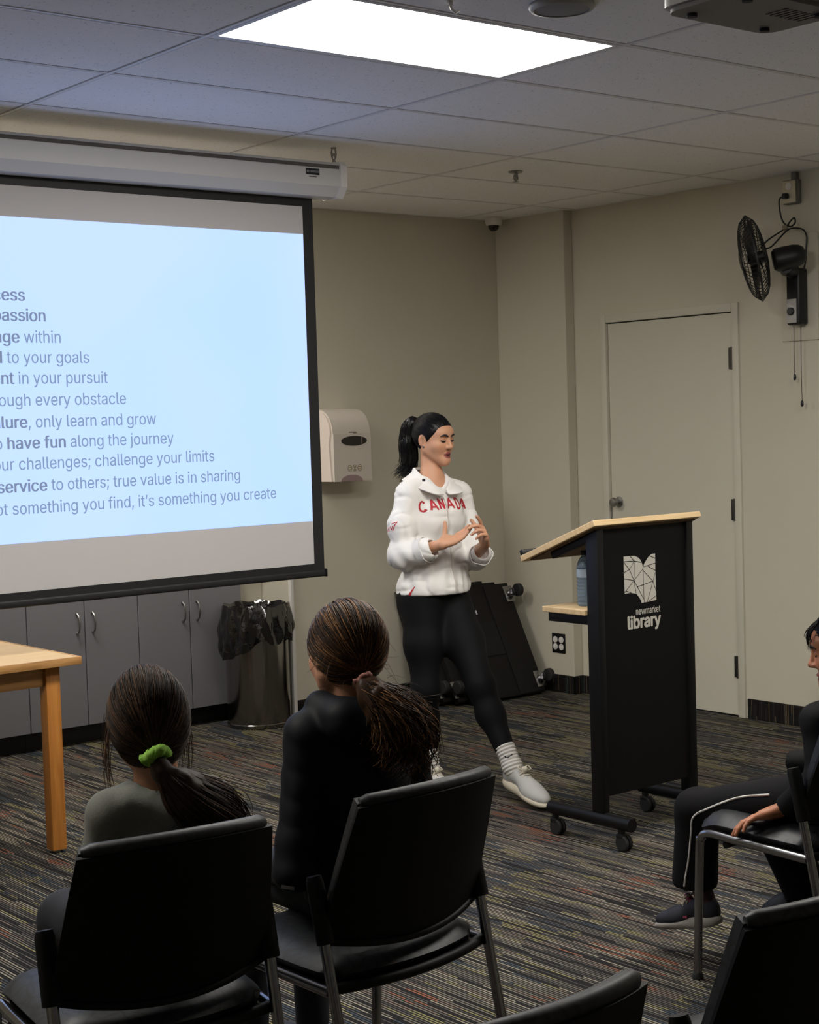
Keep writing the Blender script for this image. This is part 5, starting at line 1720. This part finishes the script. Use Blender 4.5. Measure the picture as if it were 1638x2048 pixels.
# ------------------------------------------------------------------ seated children
def seated(label, cx, cy, H, sh_w, sh_z, seat_z, yaw, hair_m, skin, cloth, trousers, arms, legs, top_k=1.0, jk_fold=None, hood=False, res=.005, hands=None, extra=None, flare=0.0):
    """child on a chair: body, top, trousers, shoes; returns the thing and the meshes"""
    P = thing('person', label, 'person', (cx, cy, seat_z))
    T = Frame((cx, cy, 0), yaw)
    sR, sL = T(sh_w, .0, sh_z), T(-sh_w, .0, sh_z)
    pel = T(0, -.01, seat_z + .085)
    def torso(i):
        return [Ell(T(0, .0, sh_z - .10), (.105 * top_k + i, .075 * top_k + i, .125 + i), T.A), Ell(T(0, -.005, (sh_z + seat_z) / 2 - .01), (.098 * top_k + i, .075 * top_k + i, .13 + i), T.A),
                Ell(T(0, -.005, seat_z + .09), (.115 * top_k + i, .09 * top_k + i, .085 + i), T.A), Cone(sR, T(.02, 0, sh_z + .025), .040 + i, .040 + i), Cone(sL, T(-.02, 0, sh_z + .025), .040 + i, .040 + i)]
    elR, wrR, elL, wrL = arms
    def arm(i):
        return [Cone(sR, elR, .036 + i, .030 + i), Cone(elR, wrR, .031 + i, .021 + i), Cone(sL, elL, .036 + i, .030 + i), Cone(elL, wrL, .031 + i, .021 + i)]
    def leg(i):
        o_ = []
        for hp, kn, an in legs:
            o_ += [Cone(hp, kn, .062 + i, .046 + i), Cone(kn, an, .044 + i, .030 + i)]
        return o_
    neck = [Cone(H(0, -.018, -.05), T(0, -.005, sh_z + .01), .043, .052)]
    bd = Uni(torso(-.012) + arm(-.006) + leg(-.008) + neck, .03)
    if hands:
        bd = Uni([bd] + hands, .008)
    bd = Uni([bd, head_sdf(H, True)], .012)
    bo, Vb_, Qb_ = skin_obj('body', bd, res, M_SKIN, P, skin_colors(H, skin, srgb(150, 88, 80)))
    tp = Uni([Uni(torso(.012), .04), Uni(arm(.014), .02)], .02)
    if hood:
        tp = Uni([tp, hood(T)], .02)
    fold = jk_fold or (lambda D, Q_: D + F32(.003) * vnoise(Q_, 12.0, 3) + F32(.002) * vnoise(Q_, 30.0, 4))
    hole = Cone(H(0, -.015, -.03), T(0, -.01, sh_z + .045), .058, .052)
    wc = []
    for el_, wr_h in ((elR, wrR), (elL, wrL)):
        a, b_ = Vector(el_), Vector(wr_h)
        wc.append(Cone(b_ + (b_ - a).normalized() * .045, b_ + (b_ - a).normalized() * .16, .05, .09))
    tp = Sub(Sub(Fn(tp, fold), hole, .006), Uni(wc), .004)
    V, Q = sdf_mesh(Fn(tp, lambda D, Q_: np.maximum(D, F32(seat_z + .012) - Q_[:, 2])), .006)
    to = raw_obj('top', V, Q, cloth, P)
    fl_ = [Cone(kn, an, .058, .034 + flare) for hp, kn, an in legs] if flare else []
    tr = Uni([Ell(T(0, -.005, seat_z + .08), (.118 * top_k, .09 * top_k, .078), T.A)] + leg(.014) + fl_, .03)
    for hp, kn, an in legs if flare else []:
        a_, k_ = Vector(an), Vector(kn); d_ = (a_ - k_).normalized()
        tr = Sub(tr, Cone(a_ + d_ * .085, a_ + d_ * .15, .085), .004)
    V2, Q2 = sdf_mesh(Fn(tr, lambda D, Q_: np.maximum(D + F32(.003) * vnoise(Q_, 14.0, 7), np.where(Q_[:, 2] < .30, F32(.0), F32(-1)) * 0 + D)), .006)
    tro = raw_obj('trousers', V2, Q2, trousers, P)
    return P, T, to, tro, (V, Q), (V2, Q2), (Vb_, Qb_)

SKC = srgb(182, 132, 104)
M_BROWNH = hair_mat('dark_brown_hair', srgb(30, 21, 15), srgb(62, 43, 31), srgb(104, 75, 53), .55)
M_BROWNL = hair_mat('chestnut_hair', srgb(36, 24, 15), srgb(84, 56, 34), srgb(158, 112, 70), .5)
M_HOOD = mat('grey_knit', srgb(112, 113, 105), .9, noise=(160, .18), bump=(300, .3, .002))
M_NAVY = mat('navy_quilted', srgb(11, 13, 19), .65, spec=.25, noise=(40, .2))
M_BLKJ = mat('black_jacket_cloth', srgb(7, 7, 8), .8, spec=.2)
M_JEAN = mat('dark_trousers', srgb(22, 24, 32), .85)
M_TRACK = mat('tracksuit_black', srgb(11, 9, 11), .85, spec=.2)
SH_D = {'sole': mat('grey_white_foam', srgb(150, 146, 140), .7), 'upper': mat('navy_mesh', srgb(20, 22, 34), .7), 'tongue': mat('plum_tongue', srgb(60, 30, 40), .8), 'lace': mat('off_white_lace', srgb(170, 160, 140), .8)}

def scalp(H, c, rad, keep, hair_m, parent, res=.004, val=.1, k=1.0, dent=None):
    cap_ = H.ell(c, rad)
    def f(D, P):
        L = (P - np.array(tuple(H.o), F32)) @ H.A.T / F32(H.k)
        D = D + F32(.0012) * np.sin(L[:, 0] * 420 + 3 * vnoise(P, 30.0, 4)) + F32(.0015) * vnoise(P * np.array([60, 60, 12], F32), 1.0, 6)
        return np.maximum(D, -keep(L).astype(F32))
    V, Q = sdf_mesh(Fn(cap_, f), res)
    c0 = np.full((len(V), 4), val); c0[:, 3] = 1
    return raw_obj('hair', V, Q, hair_m, parent, c0)

def scalp_starts(n, keep, c, rad, seed, margin=.002, crown=None):
    g = np.random.default_rng(seed); out_ = []
    while len(out_) < n:
        v = g.normal(0, 1, 3); v /= np.linalg.norm(v)
        p = np.array(c) + v * np.array(rad)
        if keep(p[None])[0] > margin:
            out_.append(v)
    return np.array(out_)

def scrunchie(H, at, axis, r_, w, m, parent, name='hair_tie'):
    z = Vector(axis).normalized(); Mq = frame_z(at, z)
    pts = [Mq @ Vector((r_ * math.cos(a) + .004 * math.cos(7 * a), r_ * math.sin(a) + .004 * math.sin(9 * a), .003 * math.sin(5 * a))) for a in [k / 40 * 6.2832 for k in range(40)]]
    return obj(name, MB().tube(pts, [w * (1 + .25 * math.sin(k * 1.9)) for k in range(40)], 8, closed=True), m, parent, 80)

# --- girl with the green hair tie
HA = Frame((1.686, 2.985, 1.012), R(14), R(-6), R(-3), .93)
A_ax, A_ay = 1.690, 2.955
aR, aL = Vector((1.80, 2.99, .70)), Vector((1.555, 3.02, .70))
PA, TA, topA, troA, mA, _, bA = seated('girl with brown ponytail in a green hair tie and grey hooded top, seen from behind', A_ax, A_ay, HA, .108, .838, .475, R(8), M_BROWNH, SKC, M_HOOD, M_JEAN,
    ((1.835, 2.96, .66), (1.76, 3.16, .60), (1.555, 3.00, .66), (1.62, 3.18, .60)),
    (((1.745, 2.99, .55), (1.79, 3.29, .535), (1.78, 3.30, .13)), ((1.635, 3.00, .55), (1.64, 3.31, .535), (1.63, 3.32, .13))),
    hood=lambda T: Uni([Cone(T(.075, -.035, .865), T(.0, -.075, .845), .030, .034), Cone(T(-.075, -.035, .865), T(.0, -.075, .845), .030, .034)], .02))
keepA = lambda L: np.minimum(np.maximum(-.62 * L[:, 1] + .78 * L[:, 2] + .012, -(L[:, 1] - .026)), L[:, 2] + .098 - .15 * np.abs(L[:, 0]))
CA, RA = (0, -.016, .016), (.0875, .108, .116)
hairA = scalp(HA, CA, RA, keepA, M_BROWNH, PA, .004, .45)
tieA = HA(-.022, -.119, -.060)
stA = scalp_starts(2800, keepA, CA, RA, 11)
add_strands('hair_strands', slerp_paths(HA, CA, RA, stA, (-.22, -.86, -.62), 14, .005, .004, .02, seed=12), .0008, .0006, M_BROWNH, hairA, 13)
M_GREEN = mat('lime_scrunchie', srgb(140, 190, 70), .8, bump=(120, .4, .004))
scrunchie(HA, tieA, (0.1, -.55, -.65), .019, .012, M_GREEN, hairA)
gA = [(1.643, 2.888, .968), (1.648, 2.862, .935), (1.690, 2.850, .885), (1.745, 2.852, .840), (1.785, 2.866, .805), (1.80, 2.885, .775)]
tc_ = Uni([Cone(gA[0], gA[1], .012, .016), Cone(gA[1], gA[2], .017, .042), Cone(gA[2], gA[3], .042, .050), Cone(gA[3], gA[4], .048, .034)], .03)
V, Q = sdf_mesh(Fn(tc_, lambda D, P: D + F32(.005) * vnoise(P * np.array([60, 60, 25], F32), 1.0, 3)), .005)
c0 = np.full((len(V), 4), .40); c0[:, 3] = 1
raw_obj('ponytail', V, Q, M_BROWNH, hairA, c0)
add_strands('ponytail_strands', tail_paths(gA, [.010, .018, .050, .066, .062, .05], 900, 16, 21, wave=.004, freq=2.0, flare=.012, lens=(.6, 1.05)), .0012, .0008, M_BROWNH, hairA, 22)
# a few loose hairs hanging at both sides
g = np.random.default_rng(31); lo_ = []
for s_ in (1, -1):
    for k in range(26):
        r0_ = s_ * (.078 + g.uniform(0, .010)); f0_ = g.uniform(-.02, .03)
        p0 = np.array(HA(r0_, f0_, .01 + g.uniform(-.02, .03))); L_ = g.uniform(.09, .16)
        t = np.linspace(0, 1, 14)[:, None]
        lo_.append(p0 + t * np.array([0, 0, -L_]) + np.array(HA.r) * (s_ * .012 * np.sin(t * 2.6) + g.normal(0, .004) * t) + np.array(HA.f) * (g.normal(0, .01) * t))
add_strands('loose_hair', np.array(lo_), .0008, .0004, M_BROWNH, hairA, 32, .2, 1)

# --- girl in the navy jacket
HB = Frame((2.224, 3.005, 1.098), R(10), R(-5), R(2), .98)
hoodB = lambda T: Uni([Cone(T(.09, .01, .985), T(.075, -.07, .965), .036, .045), Cone(T(.075, -.07, .965), T(0, -.105, .945), .045, .05), Cone(T(-.09, .01, .985), T(-.075, -.07, .965), .036, .045), Cone(T(-.075, -.07, .965), T(0, -.105, .945), .045, .05)], .025)
quilt = lambda D, Q_: D - F32(.0025) * np.abs(np.sin(Q_[:, 2] * 48 + 1.3 * vnoise(Q_, 9.0, 2))) + F32(.004) * vnoise(Q_, 16.0, 3)
PB, TB, topB, troB, mB, mB2, bB = seated('girl with long wavy brown ponytail and dark navy jacket, seen from behind', 2.235, 2.985, HB, .130, .925, .475, R(6), M_BROWNL, srgb(190, 140, 112), M_NAVY, M_JEAN,
    ((2.41, 2.99, .70), (2.34, 3.20, .62), (2.045, 2.985, .625), (2.13, 3.20, .585)),
    (((2.30, 3.01, .55), (2.35, 3.37, .535), (2.345, 3.36, .11)), ((2.175, 3.02, .55), (2.17, 3.38, .535), (2.165, 3.37, .11))),
    top_k=1.16, jk_fold=quilt, hood=hoodB)
keepB = lambda L: np.minimum(np.maximum(-.62 * L[:, 1] + .78 * L[:, 2] + .010, -(L[:, 1] - .012)), L[:, 2] + .078 - .35 * np.abs(L[:, 0]))
CB, RB = (0, -.018, .026), (.0855, .108, .100)
hairB = scalp(HB, CB, RB, keepB, M_BROWNL, PB, .004, .42)
stB = scalp_starts(2800, keepB, CB, RB, 41)
add_strands('hair_strands', slerp_paths(HB, CB, RB, stB, (-.10, -.86, -.60), 14, .005, .005, .03, seed=42), .0008, .0006, M_BROWNL, hairB, 43)
tieB = HB(-.016, -.120, -.054)
scrunchie(HB, tieB, (.2, -.5, -.7), .016, .0065, mat('pink_tie', srgb(150, 96, 88), .7), hairB)
gB = [(2.178, 2.888, 1.046), (2.192, 2.858, 1.022), (2.222, 2.838, .982), (2.246, 2.834, .935), (2.256, 2.842, .890), (2.262, 2.856, .85)]
tc_ = Uni([Cone(gB[0], gB[1], .018, .026), Cone(gB[1], gB[2], .030, .048), Cone(gB[2], gB[3], .048, .052), Cone(gB[3], gB[4], .05, .034)], .03)
V, Q = sdf_mesh(Fn(tc_, lambda D, P: D + F32(.008) * vnoise(P * np.array([45, 45, 28], F32), 1.0, 3)), .005)
c0 = np.full((len(V), 4), .30); c0[:, 3] = 1
raw_obj('ponytail', V, Q, M_BROWNL, hairB, c0)
add_strands('ponytail_strands', tail_paths(gB, [.014, .034, .066, .080, .076, .062], 1000, 26, 51, wave=.016, freq=4.2, flare=.016, lens=(.5, 1.0)), .0012, .0007, M_BROWNL, hairB, 52)
# flyaway hairs
g = np.random.default_rng(61); lo_ = []
for k in range(60):
    a = g.uniform(0, 6.28); s_ = 1 if k % 2 else -1
    p0 = np.array(HB(s_ * .08 * abs(math.cos(a)), -.05 + .05 * math.sin(a), g.uniform(-.09, .02))) if k < 30 else np.array((g.uniform(2.19, 2.28), 2.85, g.uniform(.98, 1.03)))
    t = np.linspace(0, 1, 14)[:, None]
    dr = np.array(HB.r) * (s_ * g.uniform(.02, .06) if k < 30 else g.uniform(.02, .10)) + np.array(HB.u) * g.uniform(-.03, .035) + np.array(HB.f) * g.uniform(-.03, .01)
    lo_.append(p0 + t * dr + np.array([0, 0, -1]) * (t ** 2) * g.uniform(0, .04) + np.array(HB.u) * np.sin(t * 5) * .004)
add_strands('loose_hair', np.array(lo_), .0006, .0003, M_BROWNL, hairB, 62, .3, 1)
# three pale stripes on the lower sleeve
bS = BVHTree.FromPolygons([Vector(v) for v in mB[0].tolist()], [tuple(q) for q in mB[1].tolist()])
dS = Vector((.55, .80, -.27)).normalized(); sS = Vector((.82, -.57, 0))
def on_sleeve(a, b_):
    h_ = bS.ray_cast(Vector((2.012, 2.965, .585)) - dS * .5 + sS * a + Vector((0, 0, b_)), dS)
    return None if h_[0] is None else tuple(h_[0] + h_[1] * .002)
M_STR = mat('stripe_white', srgb(190, 190, 186), .8)
for k in range(3):
    obj('sleeve_stripe', stroke_mesh([[(-.012 + .004 * k, .018 - .018 * k), (.016 + .004 * k, .012 - .018 * k)]], on_sleeve, .004, .003), M_STR, topB, 60)
for hx_ in (2.165, 2.345):
    shoe(PB, (hx_, 3.335, .0), (hx_ + .005, 3.555, .0), (0, 0, 1), .82, SH_D, laces=False)
for hx_, hy_ in ((1.63, 3.285), (1.78, 3.265)):
    shoe(PA, (hx_, hy_, .022), (hx_ + .02, hy_ + .20, .018), (0, 0, 1), .78, SH_D, laces=False)

# --- child at the right edge
HC = Frame((3.768, 2.738, .955), R(-34), R(-10), R(0), .95)
hC = hand_prims((3.572, 2.812, .528), (-.62, .70, -.30), (-.1, -.25, -.95), (.70, .62, .05), [(.15, .3, .25), (.15, .35, .25), (.2, .35, .25), (.25, .4, .3)], .95, spread=.17, thumb=(.75, .6, .0))
PC, TC, topC, troC, mC, mC2, bC = seated('child in black jacket and dark tracksuit trousers with white piping at the right edge', 3.742, 2.715, HC, .118, .775, .478, R(4), M_HAIRB, srgb(176, 118, 88), M_BLKJ, M_TRACK,
    ((3.88, 2.76, .62), (3.80, 2.96, .60), (3.590, 2.690, .630), (3.575, 2.800, .534)),
    (((3.66, 2.77, .550), (3.630, 3.172, .456), (3.638, 3.195, .245)), ((3.80, 2.77, .55), (3.835, 3.10, .462), (3.850, 2.95, .215))),
    top_k=1.1, hands=[hC], res=.0032, flare=.034)
keepC = lambda L: np.minimum(np.maximum(np.maximum(-.62 * L[:, 1] + .78 * L[:, 2] - .010 + .25 * np.abs(L[:, 0]), -(L[:, 1] - .002)), -1 + 0 * L[:, 0]), L[:, 2] + .075)
CC, RC = (0, -.016, .030), (.085, .106, .099)
hairC = scalp(HC, CC, RC, keepC, M_HAIRB, PC, .004, .12)
stC = scalp_starts(900, keepC, CC, RC, 71)
add_strands('hair_strands', slerp_paths(HC, CC, RC, stC, (0, -.9, -.45), 12, .005, .005, .02, seed=72), .0011, .0008, M_HAIRB, hairC, 73)
g = np.random.default_rng(74); lo_ = []
for k in range(70):                                   # wispy fringe over the forehead
    p0 = np.array(HC(g.uniform(-.055, .055), .060, .100)); t = np.linspace(0, 1, 12)[:, None]
    dr = np.array(HC.f) * g.uniform(.025, .045) + np.array(HC.u) * g.uniform(-.085, -.03) + np.array(HC.r) * g.normal(0, .012)
    lo_.append(p0 + t * dr + np.array(HC.f) * np.sin(t * 3.1) * .012)
add_strands('fringe', np.array(lo_), .0012, .0006, M_HAIRB, hairC, 75)
face_parts(HC, PC, FM, bC[0], bC[1], .0016)
# white piping along the trouser leg
bT = BVHTree.FromPolygons([Vector(v) for v in mC2[0].tolist()], [tuple(q) for q in mC2[1].tolist()])
pip = []
for a in smooth_path([(0, 2.87, .556), (0, 2.98, .530), (0, 3.09, .480), (0, 3.135, .450), (0, 3.150, .400), (0, 3.160, .33), (0, 3.172, .275), (0, 3.180, .235)], 7):
    h = bT.ray_cast(Vector((3.2, a.y, a.z)), Vector((1, 0, 0)))
    if h[0] is not None:
        pip.append(h[0] + h[1] * .001)
obj('piping', MB().tube(pip, .0032, 6), mat('piping_white', srgb(196, 192, 188), .7), troC, 60)
# shoes hang clear of the floor under the seat
SH_C = dict(SH_D); SH_C['tongue'] = mat('wine_tongue', srgb(110, 34, 60), .8)
shC = shoe(PC, (3.655, 3.115, .112), (3.612, 3.325, .062), (0, .2, 1), .86, SH_C)
obj('shoe_stripe', MB().tube(smooth_path([(3.612, 3.26, .105), (3.608, 3.235, .122), (3.612, 3.205, .128)], 4), .005, 6), mat('wine_stripe', srgb(130, 44, 70), .7), shC)
shoe(PC, (3.86, 2.90, .165), (3.83, 3.09, .095), (0, .35, 1), .86, SH_C, laces=False)
ank = MB().tube([(3.640, 3.19, .26), (3.648, 3.16, .17)], [.030, .030], 14)
obj('sock', ank, mat('plum_sock', srgb(70, 44, 48), .9), PC)
